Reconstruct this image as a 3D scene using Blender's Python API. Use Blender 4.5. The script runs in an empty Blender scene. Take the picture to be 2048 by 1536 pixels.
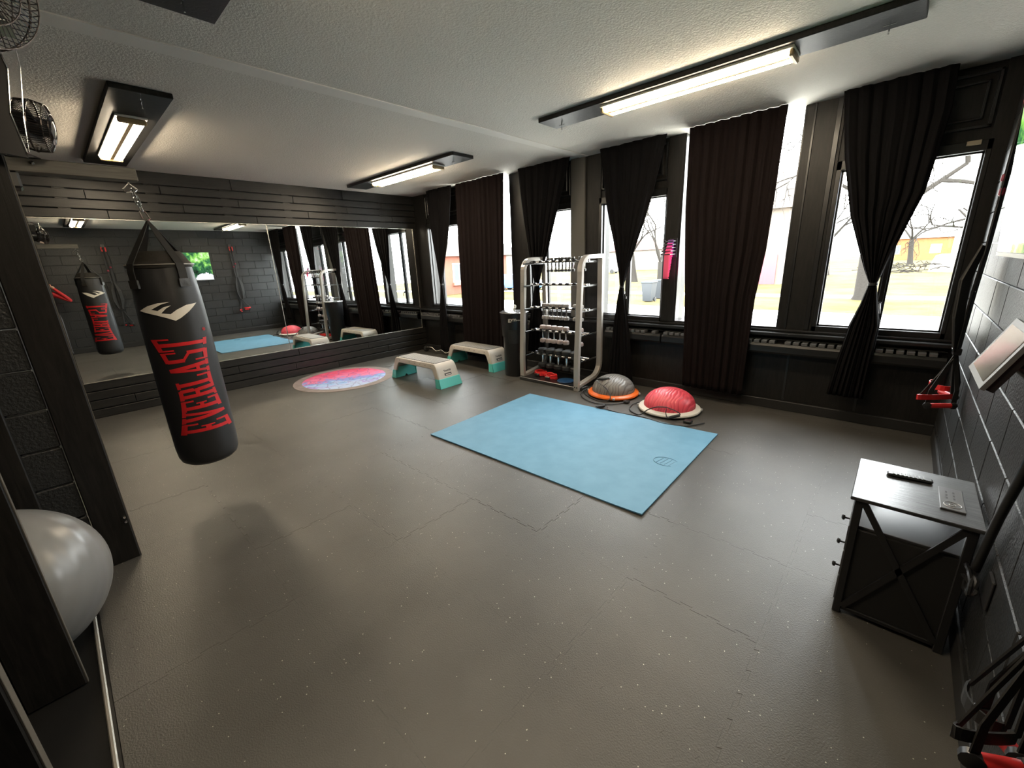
import bpy, bmesh, math, random
from mathutils import Vector, Matrix
random.seed(7)
SC = bpy.context.scene
COL = SC.collection
PI = math.pi

# ------------------------------------------------------------------ camera
CAM = Vector((7.0734, -5.0389, 1.642))
R_ = Vector((0.7370823, 0.6745440, -0.0412313))
D_ = Vector((0.1606124, -0.2341126, -0.9588509))
F_ = Vector((-0.6564399, 0.7001297, -0.2809004))
cd = bpy.data.cameras.new('camera'); cam = bpy.data.objects.new('camera', cd); COL.objects.link(cam)
U_ = -D_; B_ = -F_
cam.matrix_world = Matrix(((R_.x, U_.x, B_.x, CAM.x), (R_.y, U_.y, B_.y, CAM.y), (R_.z, U_.z, B_.z, CAM.z), (0, 0, 0, 1)))
cd.sensor_width = 36; cd.lens = 36 * 831.07 / 2048; cd.clip_start = .01; cd.clip_end = 500
SC.camera = cam
# ------------------------------------------------------------------ sky and exposure
w = bpy.data.worlds.new('sky'); SC.world = w; w.use_nodes = True
bg = w.node_tree.nodes['Background']
bg.inputs[0].default_value = (.97, .98, 1, 1); bg.inputs[1].default_value = 8
SC.view_settings.view_transform = 'Standard'; SC.view_settings.look = 'None'
SC.view_settings.gamma = 1; SC.view_settings.use_curve_mapping = False
SC.view_settings.exposure = 1.65
SC.cycles.use_denoising = True
SC.cycles.max_bounces = 10; SC.cycles.diffuse_bounces = 4; SC.cycles.glossy_bounces = 6; SC.cycles.transparent_max_bounces = 12
SC.cycles.caustics_reflective = False; SC.cycles.caustics_refractive = False
SC.cycles.sample_clamp_indirect = 6

W = 7.474; H = 2.9; YB = -6.25; GZ = -.7

def portal(x0, x1, z0, z1, y=.12):
    l = bpy.data.lights.new('window_portal', 'AREA'); l.shape = 'RECTANGLE'; l.size = x1 - x0; l.size_y = z1 - z0
    o = bpy.data.objects.new('window_portal', l); COL.objects.link(o)
    o.location = ((x0 + x1) / 2, y, (z0 + z1) / 2); o.rotation_euler = (-PI / 2, 0, 0)
    l.cycles.is_portal = True
for a in ((.36, 1.3, .92, 2.31), (1.4, 2.47, .92, 2.9), (2.82, 3.58, .92, 2.31), (4.06, 4.9, .92, 2.31), (5.09, 6.16, .92, 2.9), (6.49, 7.37, .92, 2.31)):
    portal(*a)

# ------------------------------------------------------------------ materials
def mat(name, col, rough=.5, metal=0, spec=.5, bump=None, emis=None, var=None, coat=0):
    """bump=(scale, strength, distance[,detail]); var=(scale, colour2, contrast)"""
    m = bpy.data.materials.new(name); m.use_nodes = True; n = m.node_tree.nodes; L = m.node_tree.links
    b = n['Principled BSDF']
    b.inputs['Base Color'].default_value = (*col, 1); b.inputs['Roughness'].default_value = rough
    b.inputs['Metallic'].default_value = metal; b.inputs['Specular IOR Level'].default_value = spec
    if coat: b.inputs['Coat Weight'].default_value = coat; b.inputs['Coat Roughness'].default_value = .15
    tc = n.new('ShaderNodeTexCoord')
    if bump:
        t = n.new('ShaderNodeTexNoise'); t.inputs['Scale'].default_value = bump[0]; t.inputs['Detail'].default_value = bump[3] if len(bump) > 3 else 3
        L.new(tc.outputs['Object'], t.inputs['Vector'])
        bp = n.new('ShaderNodeBump'); bp.inputs['Strength'].default_value = bump[1]; bp.inputs['Distance'].default_value = bump[2]
        L.new(t.outputs['Fac'], bp.inputs['Height']); L.new(bp.outputs['Normal'], b.inputs['Normal'])
    if var:
        t = n.new('ShaderNodeTexNoise'); t.inputs['Scale'].default_value = var[0]; t.inputs['Detail'].default_value = 4
        L.new(tc.outputs['Object'], t.inputs['Vector'])
        r = n.new('ShaderNodeValToRGB'); r.color_ramp.elements[0].position = .35; r.color_ramp.elements[1].position = .65
        r.color_ramp.elements[0].color = (*col, 1); r.color_ramp.elements[1].color = (*var[1], 1)
        L.new(t.outputs['Fac'], r.inputs['Fac']); L.new(r.outputs['Color'], b.inputs['Base Color'])
    if emis:
        b.inputs['Emission Color'].default_value = (*emis[0], 1); b.inputs['Emission Strength'].default_value = emis[1]
    return m
def wood(name, c1, c2, rough, axis=1, scale=1, spec=.5):
    m = bpy.data.materials.new(name); m.use_nodes = True; n = m.node_tree.nodes; L = m.node_tree.links; b = n['Principled BSDF']
    b.inputs['Roughness'].default_value = rough; b.inputs['Specular IOR Level'].default_value = spec
    tc = n.new('ShaderNodeTexCoord'); mp = n.new('ShaderNodeMapping')
    s = [14 * scale] * 3; s[axis] = 1.6 * scale; mp.inputs['Scale'].default_value = s
    L.new(tc.outputs['Object'], mp.inputs['Vector'])
    t = n.new('ShaderNodeTexNoise'); t.inputs['Scale'].default_value = 3; t.inputs['Detail'].default_value = 6; t.inputs['Distortion'].default_value = 1.2
    L.new(mp.outputs['Vector'], t.inputs['Vector'])
    r = n.new('ShaderNodeValToRGB'); r.color_ramp.elements[0].color = (*c1, 1); r.color_ramp.elements[1].color = (*c2, 1)
    r.color_ramp.elements[0].position = .35; r.color_ramp.elements[1].position = .7
    L.new(t.outputs['Fac'], r.inputs['Fac']); L.new(r.outputs['Color'], b.inputs['Base Color'])
    bp = n.new('ShaderNodeBump'); bp.inputs['Strength'].default_value = .25; bp.inputs['Distance'].default_value = .003
    L.new(t.outputs['Fac'], bp.inputs['Height']); L.new(bp.outputs['Normal'], b.inputs['Normal'])
    return m
def rubber():
    m = bpy.data.materials.new('rubber_floor'); m.use_nodes = True; n = m.node_tree.nodes; L = m.node_tree.links; b = n['Principled BSDF']
    b.inputs['Roughness'].default_value = .42; b.inputs['Specular IOR Level'].default_value = .55
    g = n.new('ShaderNodeNewGeometry')
    a = n.new('ShaderNodeTexNoise'); a.inputs['Scale'].default_value = 1.7; a.inputs['Detail'].default_value = 5
    L.new(g.outputs['Position'], a.inputs['Vector'])
    r = n.new('ShaderNodeValToRGB'); r.color_ramp.elements[0].color = (.054, .051, .046, 1); r.color_ramp.elements[1].color = (.082, .078, .071, 1)
    r.color_ramp.elements[0].position = .3; r.color_ramp.elements[1].position = .7
    L.new(a.outputs['Fac'], r.inputs['Fac'])
    v = n.new('ShaderNodeTexVoronoi'); v.inputs['Scale'].default_value = 34
    L.new(g.outputs['Position'], v.inputs['Vector'])
    # pale rubber crumbs: only in some cells, only near the cell's point
    lt = n.new('ShaderNodeMath'); lt.operation = 'LESS_THAN'; lt.inputs[1].default_value = .075; L.new(v.outputs['Distance'], lt.inputs[0])
    sp = n.new('ShaderNodeSeparateColor'); L.new(v.outputs['Color'], sp.inputs[0])
    gt = n.new('ShaderNodeMath'); gt.operation = 'GREATER_THAN'; gt.inputs[1].default_value = .55; L.new(sp.outputs[0], gt.inputs[0])
    mu = n.new('ShaderNodeMath'); mu.operation = 'MULTIPLY'; L.new(lt.outputs[0], mu.inputs[0]); L.new(gt.outputs[0], mu.inputs[1])
    mx = n.new('ShaderNodeMix'); mx.data_type = 'RGBA'; L.new(mu.outputs[0], mx.inputs[0]); L.new(r.outputs['Color'], mx.inputs[6]); mx.inputs[7].default_value = (.5, .48, .42, 1)
    L.new(mx.outputs[2], b.inputs['Base Color'])
    f = n.new('ShaderNodeTexNoise'); f.inputs['Scale'].default_value = 160; f.inputs['Detail'].default_value = 4; L.new(g.outputs['Position'], f.inputs['Vector'])
    bp = n.new('ShaderNodeBump'); bp.inputs['Strength'].default_value = .5; bp.inputs['Distance'].default_value = .003
    L.new(f.outputs['Fac'], bp.inputs['Height']); L.new(bp.outputs['Normal'], b.inputs['Normal'])
    return m
def wave_dome(name, col, dark):
    m = bpy.data.materials.new(name); m.use_nodes = True; n = m.node_tree.nodes; L = m.node_tree.links; b = n['Principled BSDF']
    b.inputs['Roughness'].default_value = .38; b.inputs['Base Color'].default_value = (*col, 1)
    tc = n.new('ShaderNodeTexCoord')
    wv = n.new('ShaderNodeTexWave'); wv.inputs['Scale'].default_value = 9; wv.inputs['Distortion'].default_value = 6; wv.inputs['Detail'].default_value = 0; wv.inputs['Detail Scale'].default_value = 1.2
    L.new(tc.outputs['Object'], wv.inputs['Vector'])
    r = n.new('ShaderNodeValToRGB'); r.color_ramp.elements[0].position = .0; r.color_ramp.elements[1].position = .25
    r.color_ramp.elements[0].color = (*dark, 1); r.color_ramp.elements[1].color = (*col, 1)
    L.new(wv.outputs['Fac'], r.inputs['Fac']); L.new(r.outputs['Color'], b.inputs['Base Color'])
    bp = n.new('ShaderNodeBump'); bp.inputs['Strength'].default_value = .6; bp.inputs['Distance'].default_value = .006
    L.new(wv.outputs['Fac'], bp.inputs['Height']); L.new(bp.outputs['Normal'], b.inputs['Normal'])
    return m
def glassmat():
    m = bpy.data.materials.new('window_glass'); m.use_nodes = True; n = m.node_tree.nodes; L = m.node_tree.links
    n.remove(n['Principled BSDF']); o = n['Material Output']
    t = n.new('ShaderNodeBsdfTransparent'); t.inputs[0].default_value = (.96, .98, .97, 1)
    g = n.new('ShaderNodeBsdfGlossy'); g.inputs['Roughness'].default_value = .02
    lw = n.new('ShaderNodeLayerWeight'); lw.inputs[0].default_value = .5
    pw = n.new('ShaderNodeMath'); pw.operation = 'POWER'; pw.inputs[1].default_value = 5; L.new(lw.outputs['Facing'], pw.inputs[0])
    fr = n.new('ShaderNodeMath'); fr.operation = 'MULTIPLY_ADD'; fr.inputs[1].default_value = .9; fr.inputs[2].default_value = .04; L.new(pw.outputs[0], fr.inputs[0])
    mx = n.new('ShaderNodeMixShader'); L.new(fr.outputs[0], mx.inputs[0]); L.new(t.outputs[0], mx.inputs[1]); L.new(g.outputs[0], mx.inputs[2]); L.new(mx.outputs[0], o.inputs[0])
    return m
def plaster():
    m = bpy.data.materials.new('ceiling_plaster'); m.use_nodes = True; n = m.node_tree.nodes; L = m.node_tree.links; b = n['Principled BSDF']
    b.inputs['Roughness'].default_value = .75; b.inputs['Specular IOR Level'].default_value = .3; b.inputs['Base Color'].default_value = (.67, .635, .57, 1)
    g = n.new('ShaderNodeNewGeometry')
    f = n.new('ShaderNodeTexNoise'); f.inputs['Scale'].default_value = 75; f.inputs['Detail'].default_value = 5; L.new(g.outputs['Position'], f.inputs['Vector'])
    r = n.new('ShaderNodeValToRGB'); r.color_ramp.elements[0].position = .35; r.color_ramp.elements[1].position = .68; L.new(f.outputs['Fac'], r.inputs['Fac'])
    bp = n.new('ShaderNodeBump'); bp.inputs['Strength'].default_value = .4; bp.inputs['Distance'].default_value = .005
    L.new(r.outputs['Color'], bp.inputs['Height']); L.new(bp.outputs['Normal'], b.inputs['Normal'])
    return m
def matprint():
    m = bpy.data.materials.new('round_mat_print'); m.use_nodes = True; n = m.node_tree.nodes; L = m.node_tree.links; b = n['Principled BSDF']
    b.inputs['Roughness'].default_value = .6
    tc = n.new('ShaderNodeTexCoord'); sx = n.new('ShaderNodeSeparateXYZ'); L.new(tc.outputs['Object'], sx.inputs[0])
    nz = n.new('ShaderNodeTexNoise'); nz.inputs['Scale'].default_value = 4.5; nz.inputs['Detail'].default_value = 3; nz.inputs['Distortion'].default_value = 1.2; L.new(tc.outputs['Object'], nz.inputs['Vector'])
    # side of the disc: pink towards the mirror wall, blue and violet towards the room
    a = n.new('ShaderNodeMath'); a.operation = 'MULTIPLY_ADD'; a.inputs[1].default_value = .8; a.inputs[2].default_value = .22; L.new(sx.outputs[0], a.inputs[0])
    y2 = n.new('ShaderNodeMath'); y2.operation = 'MULTIPLY_ADD'; y2.inputs[1].default_value = -.28; L.new(sx.outputs[1], y2.inputs[0]); L.new(a.outputs[0], y2.inputs[2])
    c = n.new('ShaderNodeMath'); c.operation = 'MULTIPLY_ADD'; c.inputs[1].default_value = .8; L.new(nz.outputs['Fac'], c.inputs[0]); L.new(y2.outputs[0], c.inputs[2])
    r = n.new('ShaderNodeValToRGB'); e = r.color_ramp.elements; e[0].position = .1; e[0].color = (.72, .06, .12, 1); e[1].position = .97; e[1].color = (.50, .62, .86, 1)
    for p_, q in ((.35, (.80, .13, .26, 1)), (.55, (.85, .24, .42, 1)), (.64, (.30, .30, .72, 1)), (.74, (.25, .46, .80, 1)), (.84, (.45, .60, .86, 1)), (.90, (.42, .28, .70, 1))):
        k = e.new(p_); k.color = q
    L.new(c.outputs[0], r.inputs['Fac'])
    wv = n.new('ShaderNodeTexVoronoi'); wv.feature = 'DISTANCE_TO_EDGE'; wv.inputs['Scale'].default_value = 7
    mixv = n.new('ShaderNodeMix'); mixv.data_type = 'VECTOR'; mixv.inputs[0].default_value = .12; L.new(tc.outputs['Object'], mixv.inputs[4]); L.new(nz.outputs['Color'], mixv.inputs[5])
    L.new(mixv.outputs[1], wv.inputs['Vector'])
    ln = n.new('ShaderNodeMath'); ln.operation = 'LESS_THAN'; ln.inputs[1].default_value = .045; L.new(wv.outputs['Distance'], ln.inputs[0])
    mm = n.new('ShaderNodeMath'); mm.operation = 'MULTIPLY'; mm.inputs[1].default_value = .45; L.new(ln.outputs[0], mm.inputs[0])
    mx = n.new('ShaderNodeMix'); mx.data_type = 'RGBA'; L.new(mm.outputs[0], mx.inputs[0]); L.new(r.outputs['Color'], mx.inputs[6]); mx.inputs[7].default_value = (.16, .12, .30, 1)
    L.new(mx.outputs[2], b.inputs['Base Color'])
    return m
def screenmat():
    m = bpy.data.materials.new('garden_screen'); m.use_nodes = True; n = m.node_tree.nodes; L = m.node_tree.links; b = n['Principled BSDF']
    b.inputs['Roughness'].default_value = .06; b.inputs['Base Color'].default_value = (.01, .01, .01, 1)
    tc = n.new('ShaderNodeTexCoord'); sx = n.new('ShaderNodeSeparateXYZ'); L.new(tc.outputs['Object'], sx.inputs[0])
    t = n.new('ShaderNodeTexNoise'); t.inputs['Scale'].default_value = 9; t.inputs['Detail'].default_value = 8; t.inputs['Roughness'].default_value = .7; L.new(tc.outputs['Object'], t.inputs['Vector'])
    big = n.new('ShaderNodeTexNoise'); big.inputs['Scale'].default_value = 2.4; big.inputs['Detail'].default_value = 1; L.new(tc.outputs['Object'], big.inputs['Vector'])
    r = n.new('ShaderNodeValToRGB'); e = r.color_ramp.elements; e[0].position = .42; e[0].color = (.005, .012, .008, 1); e[1].position = .72; e[1].color = (.7, .85, .6, 1)
    k = e.new(.52); k.color = (.03, .13, .05, 1); k = e.new(.6); k.color = (.22, .50, .08, 1)
    ad = n.new('ShaderNodeMath'); ad.operation = 'MULTIPLY_ADD'; ad.inputs[1].default_value = .5; L.new(big.outputs['Fac'], ad.inputs[0])
    hf = n.new('ShaderNodeMath'); hf.operation = 'MULTIPLY_ADD'; hf.inputs[1].default_value = .6; hf.inputs[2].default_value = -.04; L.new(t.outputs['Fac'], hf.inputs[0]); L.new(hf.outputs[0], ad.inputs[2])
    L.new(ad.outputs[0], r.inputs['Fac'])
    # pale rocks in the lower corner of the picture towards the windows
    d1 = n.new('ShaderNodeVectorMath'); d1.operation = 'DISTANCE'; d1.inputs[1].default_value = (-.02, .50, -.42); L.new(tc.outputs['Object'], d1.inputs[0])
    ns = n.new('ShaderNodeMath'); ns.operation = 'MULTIPLY_ADD'; ns.inputs[1].default_value = .35; L.new(t.outputs['Fac'], ns.inputs[0]); L.new(d1.outputs['Value'], ns.inputs[2])
    lt = n.new('ShaderNodeMath'); lt.operation = 'LESS_THAN'; lt.inputs[1].default_value = .42; L.new(ns.outputs[0], lt.inputs[0])
    mx = n.new('ShaderNodeMix'); mx.data_type = 'RGBA'; L.new(lt.outputs[0], mx.inputs[0]); L.new(r.outputs['Color'], mx.inputs[6]); mx.inputs[7].default_value = (.75, .78, .85, 1)
    L.new(mx.outputs[2], b.inputs['Emission Color']); b.inputs['Emission Strength'].default_value = .65
    return m

BLK = mat('black_wall_paint', (.009, .009, .010), .42, spec=.3, bump=(55, .5, .004, 6))
BLOCK = mat('black_block_paint', (.020, .021, .022), .42, spec=.4, bump=(70, .9, .006, 8))
MORTAR = mat('black_mortar', (.022, .022, .023), .42, spec=.5)
PLANK = wood('black_plank_stain', (.008, .0075, .007), (.020, .0185, .016), .40, 1)
PANEL = wood('black_panel_wood', (.008, .0075, .007), (.016, .0145, .013), .42, 2, 1, .28)
FRAME = mat('black_window_frame', (.013, .013, .013), .28, bump=(30, .15, .001))
PILLAR = mat('grey_pillar_paint', (.10, .095, .085), .5, bump=(30, .3, .002))
CEILP = plaster()
STRIP = mat('ceiling_strip_paint', (.74, .71, .65), .6, bump=(20, .2, .002))
FLOORM = rubber()
GLASS = glassmat()
MIRROR = mat('mirror_silver', (.86, .89, .88), .0, 1)
CHROME = mat('chrome', (.85, .85, .85), .12, 1)
STEEL = mat('dark_steel', (.12, .12, .12), .3, 1)
LEDGE = mat('mirror_edge', (.75, .72, .65), .25, .8)
CURT = mat('black_curtain', (.007, .0065, .007), .95, spec=.08, bump=(260, .3, .001))
CURT2 = mat('brown_black_curtain', (.010, .007, .007), .95, spec=.08, bump=(260, .3, .001))
BAGV = mat('black_bag_leather', (.018, .018, .019), .42, spec=.5, bump=(90, .25, .0015, 5))
BAGT = mat('bag_top_vinyl', (.03, .027, .023), .3, bump=(14, .5, .01))
STRAP = mat('black_webbing', (.016, .015, .014), .7, bump=(300, .5, .001))
RED = mat('red_print', (.62, .018, .022), .45)
WHITEP = mat('cream_print', (.80, .76, .68), .45)
REDP = mat('red_rubber', (.72, .03, .03), .4)
BLUE = mat('blue_mat', (.10, .27, .42), .62, bump=(220, .5, .001), var=(6, (.12, .30, .46), 1))
BLKRUB = mat('black_rubber', (.014, .014, .014), .55)
BLKPL = mat('black_plastic', (.018, .018, .019), .3)
GREYB = mat('grey_ball_vinyl', (.17, .17, .17), .30, spec=.6, bump=(60, .1, .002))
STEPW = mat('warm_white_plastic', (.62, .58, .52), .4)
STEPG = mat('grey_step_pad', (.26, .26, .26), .55)
STEPD = mat('dark_step_groove', (.07, .07, .07), .6)
AQUA = mat('aqua_plastic', (.12, .60, .56), .35)
RACKM = mat('silver_rack_paint', (.44, .42, .39), .3, .35, bump=(200, .1, .001))
RAIL = mat('rail_metal', (.42, .42, .42), .25, .9)
DBG = mat('grey_dumbbell_vinyl', (.30, .28, .27), .45)
DBC = mat('pink_grey_dumbbell_vinyl', (.38, .31, .29), .45)
ORANGE = mat('orange_plastic', (.85, .16, .02), .35)
WHITEPL = mat('white_plastic', (.72, .69, .64), .35)
DOMEG = wave_dome('grey_wave_dome', (.20, .19, .18), (.10, .09, .085))
DOMER = wave_dome('red_wave_dome', (.76, .085, .12), (.62, .05, .08))
NST = wood('black_nightstand_wood', (.020, .020, .020), (.06, .06, .06), .28, 0, 1.6, .6)
SILVER = mat('silver_plastic', (.55, .56, .58), .3, .4)
LAMPE = mat('lamp_lens', (.9, .85, .75), .3, emis=((1, .83, .60), 23))
BRONZE = mat('lamp_end_cap', (.35, .26, .14), .35, .4)
GREYM = mat('grey_metal', (.3, .3, .3), .35, .8)
PINK = [mat('band_pink_%d' % i, c, .5) for i, c in enumerate([(.85, .10, .22), (.82, .06, .24), (.80, .05, .30), (.72, .05, .36), (.22, .08, .32)])]

# ------------------------------------------------------------------ mesh helpers
class MB:
    def __init__(s): s.v = []; s.f = []
    def add(s, vs, fs):
        o = len(s.v); s.v += [tuple(v) for v in vs]; s.f += [tuple(i + o for i in f) for f in fs]; return s
    def box(s, a, b):
        x0, y0, z0 = a; x1, y1, z1 = b
        return s.add([(x0, y0, z0), (x1, y0, z0), (x1, y1, z0), (x0, y1, z0), (x0, y0, z1), (x1, y0, z1), (x1, y1, z1), (x0, y1, z1)],
                     [(0, 3, 2, 1), (4, 5, 6, 7), (0, 1, 5, 4), (1, 2, 6, 5), (2, 3, 7, 6), (3, 0, 4, 7)])
    def cbox(s, a, b, c=.004):
        """box with chamfered edges"""
        x0, y0, z0 = a; x1, y1, z1 = b; c = min(c, (x1 - x0) / 2.2, (y1 - y0) / 2.2, (z1 - z0) / 2.2)
        bm = bmesh.new(); bmesh.ops.create_cube(bm, size=1)
        bmesh.ops.scale(bm, vec=(x1 - x0, y1 - y0, z1 - z0), verts=bm.verts); bmesh.ops.translate(bm, vec=((x0 + x1) / 2, (y0 + y1) / 2, (z0 + z1) / 2), verts=bm.verts)
        bmesh.ops.bevel(bm, geom=bm.edges[:], offset=c, segments=1, affect='EDGES')
        bm.verts.index_update(); s.add([v.co[:] for v in bm.verts], [[v.index for v in f.verts] for f in bm.faces]); bm.free(); return s
    def tube(s, pts, r, n=8, closed=False, cap=True):
        pts = [Vector(p) for p in pts]; N = len(pts); rr = r if isinstance(r, (list, tuple)) else [r] * N
        up = None; rings = []
        for i, p in enumerate(pts):
            if closed: t = pts[(i + 1) % N] - pts[i - 1]
            else: t = pts[min(i + 1, N - 1)] - pts[max(i - 1, 0)]
            t = t.normalized() if t.length > 1e-9 else Vector((0, 0, 1))
            if up is None:
                up = Vector((0, 0, 1)) if abs(t.z) < .9 else Vector((1, 0, 0))
            a = (up - t * up.dot(t)); a = a.normalized() if a.length > 1e-6 else t.orthogonal().normalized(); up = a; b = t.cross(a)
            rings.append([p + (a * math.cos(2 * PI * k / n) + b * math.sin(2 * PI * k / n)) * rr[i] for k in range(n)])
        vs = [v for g in rings for v in g]; fs = []
        for i in range(N if closed else N - 1):
            j = (i + 1) % N
            for k in range(n): fs.append((i * n + k, i * n + (k + 1) % n, j * n + (k + 1) % n, j * n + k))
        if cap and not closed: fs.append(tuple(range(n))[::-1]); fs.append(tuple((N - 1) * n + k for k in range(n)))
        return s.add(vs, fs)
    def strap(s, pts, wdt, wd, th=.004):
        """flat band: pts path, wdt width, wd width direction (vector or list)"""
        pts = [Vector(p) for p in pts]; N = len(pts); vs = []; fs = []
        for i, p in enumerate(pts):
            t = (pts[min(i + 1, N - 1)] - pts[max(i - 1, 0)]).normalized()
            d = Vector(wd[i] if isinstance(wd, list) else wd); d = (d - t * d.dot(t)).normalized(); nn = t.cross(d)
            ww = wdt[i] if isinstance(wdt, (list, tuple)) else wdt
            vs += [p + d * ww / 2 + nn * th / 2, p - d * ww / 2 + nn * th / 2, p - d * ww / 2 - nn * th / 2, p + d * ww / 2 - nn * th / 2]
        for i in range(N - 1):
            for k in range(4): fs.append((i * 4 + k, i * 4 + (k + 1) % 4, i * 4 + 4 + (k + 1) % 4, i * 4 + 4 + k))
        fs += [(3, 2, 1, 0), tuple((N - 1) * 4 + k for k in range(4))]
        return s.add(vs, fs)
    def lathe(s, prof, c=(0, 0, 0), n=32, axis='z'):
        c = Vector(c); vs = []; fs = []; m = len(prof)
        for k in range(n):
            a = 2 * PI * k / n
            for r, h in prof:
                if axis == 'z': q = (r * math.cos(a), r * math.sin(a), h)
                elif axis == 'x': q = (h, r * math.cos(a), r * math.sin(a))
                else: q = (r * math.cos(a), h, r * math.sin(a))
                vs.append(c + Vector(q))
        for k in range(n):
            j = (k + 1) % n
            for i in range(m - 1): fs.append((k * m + i, j * m + i, j * m + i + 1, k * m + i + 1))
        if prof[0][0] > 1e-5: fs.append(tuple(k * m for k in range(n))[::-1])
        if prof[-1][0] > 1e-5: fs.append(tuple(k * m + m - 1 for k in range(n)))
        return s.add(vs, fs)
    def prism(s, poly, a, b, plane='xz'):
        """extrude a 2D polygon between a and b along the missing axis"""
        def q(u, v, t): return {'xz': (u, t, v), 'xy': (u, v, t), 'yz': (t, u, v)}[plane]
        n = len(poly); vs = [q(u, v, a) for u, v in poly] + [q(u, v, b) for u, v in poly]
        fs = [tuple(range(n)), tuple(range(2 * n - 1, n - 1, -1))] + [(i, (i + 1) % n, n + (i + 1) % n, n + i) for i in range(n)]
        return s.add(vs, fs)
    def mesh(s, name, m, smooth=False, off=(0, 0, 0)):
        me = bpy.data.meshes.new(name); o = Vector(off)
        me.from_pydata([tuple(Vector(v) - o) for v in s.v], [], s.f)
        bm = bmesh.new(); bm.from_mesh(me)
        if smooth: bmesh.ops.remove_doubles(bm, verts=bm.verts, dist=1e-6)
        bmesh.ops.recalc_face_normals(bm, faces=bm.faces); bm.to_mesh(me); bm.free()
        if m: me.materials.append(m)
        if smooth:
            for p in me.polygons: p.use_smooth = True
            try: me.set_sharp_from_angle(angle=math.radians(38))
            except Exception: pass
        return me
    def build(s, name, m, parent=None, smooth=False, loc=None):
        off = ORG.get(parent.name, Vector()) if parent else Vector(loc or (0, 0, 0))
        o = bpy.data.objects.new(name, s.mesh(name, m, smooth, off)); COL.objects.link(o)
        if parent: o.parent = parent; ORG[o.name] = off
        else: o.location = off; ORG[o.name] = off
        return o
ORG = {}
def thing(name, label, cat, loc=(0, 0, 0), group=None):
    o = bpy.data.objects.new(name, None); COL.objects.link(o); o.location = loc; o.empty_display_size = .1
    ORG[o.name] = Vector(loc); return tag(o, label, cat, group)
def tag(o, label, cat, group=None):
    o['label'] = label; o['category'] = cat
    if group: o['group'] = group
    return o
def struct(name, mb, m, label=None, smooth=False):
    o = mb.build(name, m, None, smooth); o['kind'] = 'structure'
    if label: o['label'] = label
    return o
def inst(name, mesh, loc, parent, rot=None):
    o = bpy.data.objects.new(name, mesh); COL.objects.link(o); o.location = loc; o.parent = parent
    if rot: o.rotation_euler = rot
    return o
def copy_tree(src, loc, label, group, rz=0):
    r = src.copy(); COL.objects.link(r); r.location = loc; r.rotation_euler = (0, 0, rz); r['label'] = label; r['group'] = group
    for ch in list(src.children):
        c = ch.copy(); COL.objects.link(c); c.parent = r
    return r
def text(name, s, size, m, parent, M4, ext=.0008):
    c = bpy.data.curves.new(name, 'FONT'); c.body = s; c.size = size; c.extrude = ext; c.align_x = 'CENTER'; c.align_y = 'CENTER'
    t = bpy.data.objects.new(name, c); COL.objects.link(t)
    dg = bpy.context.evaluated_depsgraph_get(); me = bpy.data.meshes.new_from_object(t.evaluated_get(dg)); bpy.data.objects.remove(t)
    me.name = name; me.materials.clear(); me.materials.append(m); me.transform(M4)
    off = ORG.get(parent.name, Vector()); me.transform(Matrix.Translation(-off))
    o = bpy.data.objects.new(name, me); COL.objects.link(o); o.parent = parent; return o
def basis(x, y, o):
    x = Vector(x).normalized(); y = Vector(y).normalized(); z = x.cross(y); o = Vector(o)
    return Matrix(((x.x, y.x, z.x, o.x), (x.y, y.y, z.y, o.y), (x.z, y.z, z.z, o.z), (0, 0, 0, 1)))
def arc(c, r, a0, a1, n, plane='yz', k=0):
    out = []
    for i in range(n + 1):
        a = math.radians(a0 + (a1 - a0) * i / n); u = c[0] + r * math.cos(a); v = c[1] + r * math.sin(a)
        out.append({'yz': (k, u, v), 'xz': (u, k, v), 'xy': (u, v, k)}[plane])
    return out

# ================================================================== SHELL
# floor: sub-slab, then interlocking rubber tiles
fl = struct('floor', MB().box((-.05, YB, -.06), (W + .05, .05, -.012)), BLKRUB, 'dark grey speckled rubber floor')
TS = .62; X0 = 4.37 - 7 * TS - .0; Y0 = -2.69
def puzzle(a, b, inward, flat):
    """edge from 0 to TS with dovetail teeth, offset + outwards"""
    if flat: return [(0, 0)]
    pts = [(0, 0)]; n = 5; p_ = TS / n; d = .017
    for i in range(n):
        c = p_ * (i + .5); pts += [(c - .022, -d if False else 0), (c - .030, d), (c + .030, d), (c + .022, 0)]
    return pts
TILE = {}
def tile_mesh(cx0, cx1, cy0, cy1, key):
    k = (round(cx1 - cx0, 3), round(cy1 - cy0, 3), key)
    if k in TILE: return TILE[k]
    w_, h_ = cx1 - cx0, cy1 - cy0; g = .0003; l, r, b, t = key; d = .017
    def teeth(L_, phase): return [((i + .5) * TS / 5) for i in range(5) if (i + .5) * TS / 5 + .035 < L_]
    poly = []
    poly.append((g, g))
    if b:
        for c in teeth(w_, 0): poly += [(c - .022 + g, g), (c - .030 + g, d + g), (c + .030 - g, d + g), (c + .022 - g, g)]
    poly.append((w_ - g, g))
    if r:
        for c in teeth(h_, 0): poly += [(w_ - g, c - .022 + g), (w_ + d - g, c - .030 + g), (w_ + d - g, c + .030 - g), (w_ - g, c + .022 - g)]
    poly.append((w_ - g, h_ - g))
    if t:
        for c in reversed(teeth(w_, 0)): poly += [(c + .022 - g, h_ - g), (c + .030 - g, h_ + d - g), (c - .030 + g, h_ + d - g), (c - .022 + g, h_ - g)]
    poly.append((g, h_ - g))
    if l:
        for c in reversed(teeth(h_, 0)): poly += [(g, c + .022 - g), (d + g, c + .030 - g), (d + g, c - .030 + g), (g, c - .022 + g)]
    me = MB().prism(poly, -.012, 0, 'xy').mesh('tile', FLOORM); TILE[k] = me; return me
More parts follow.
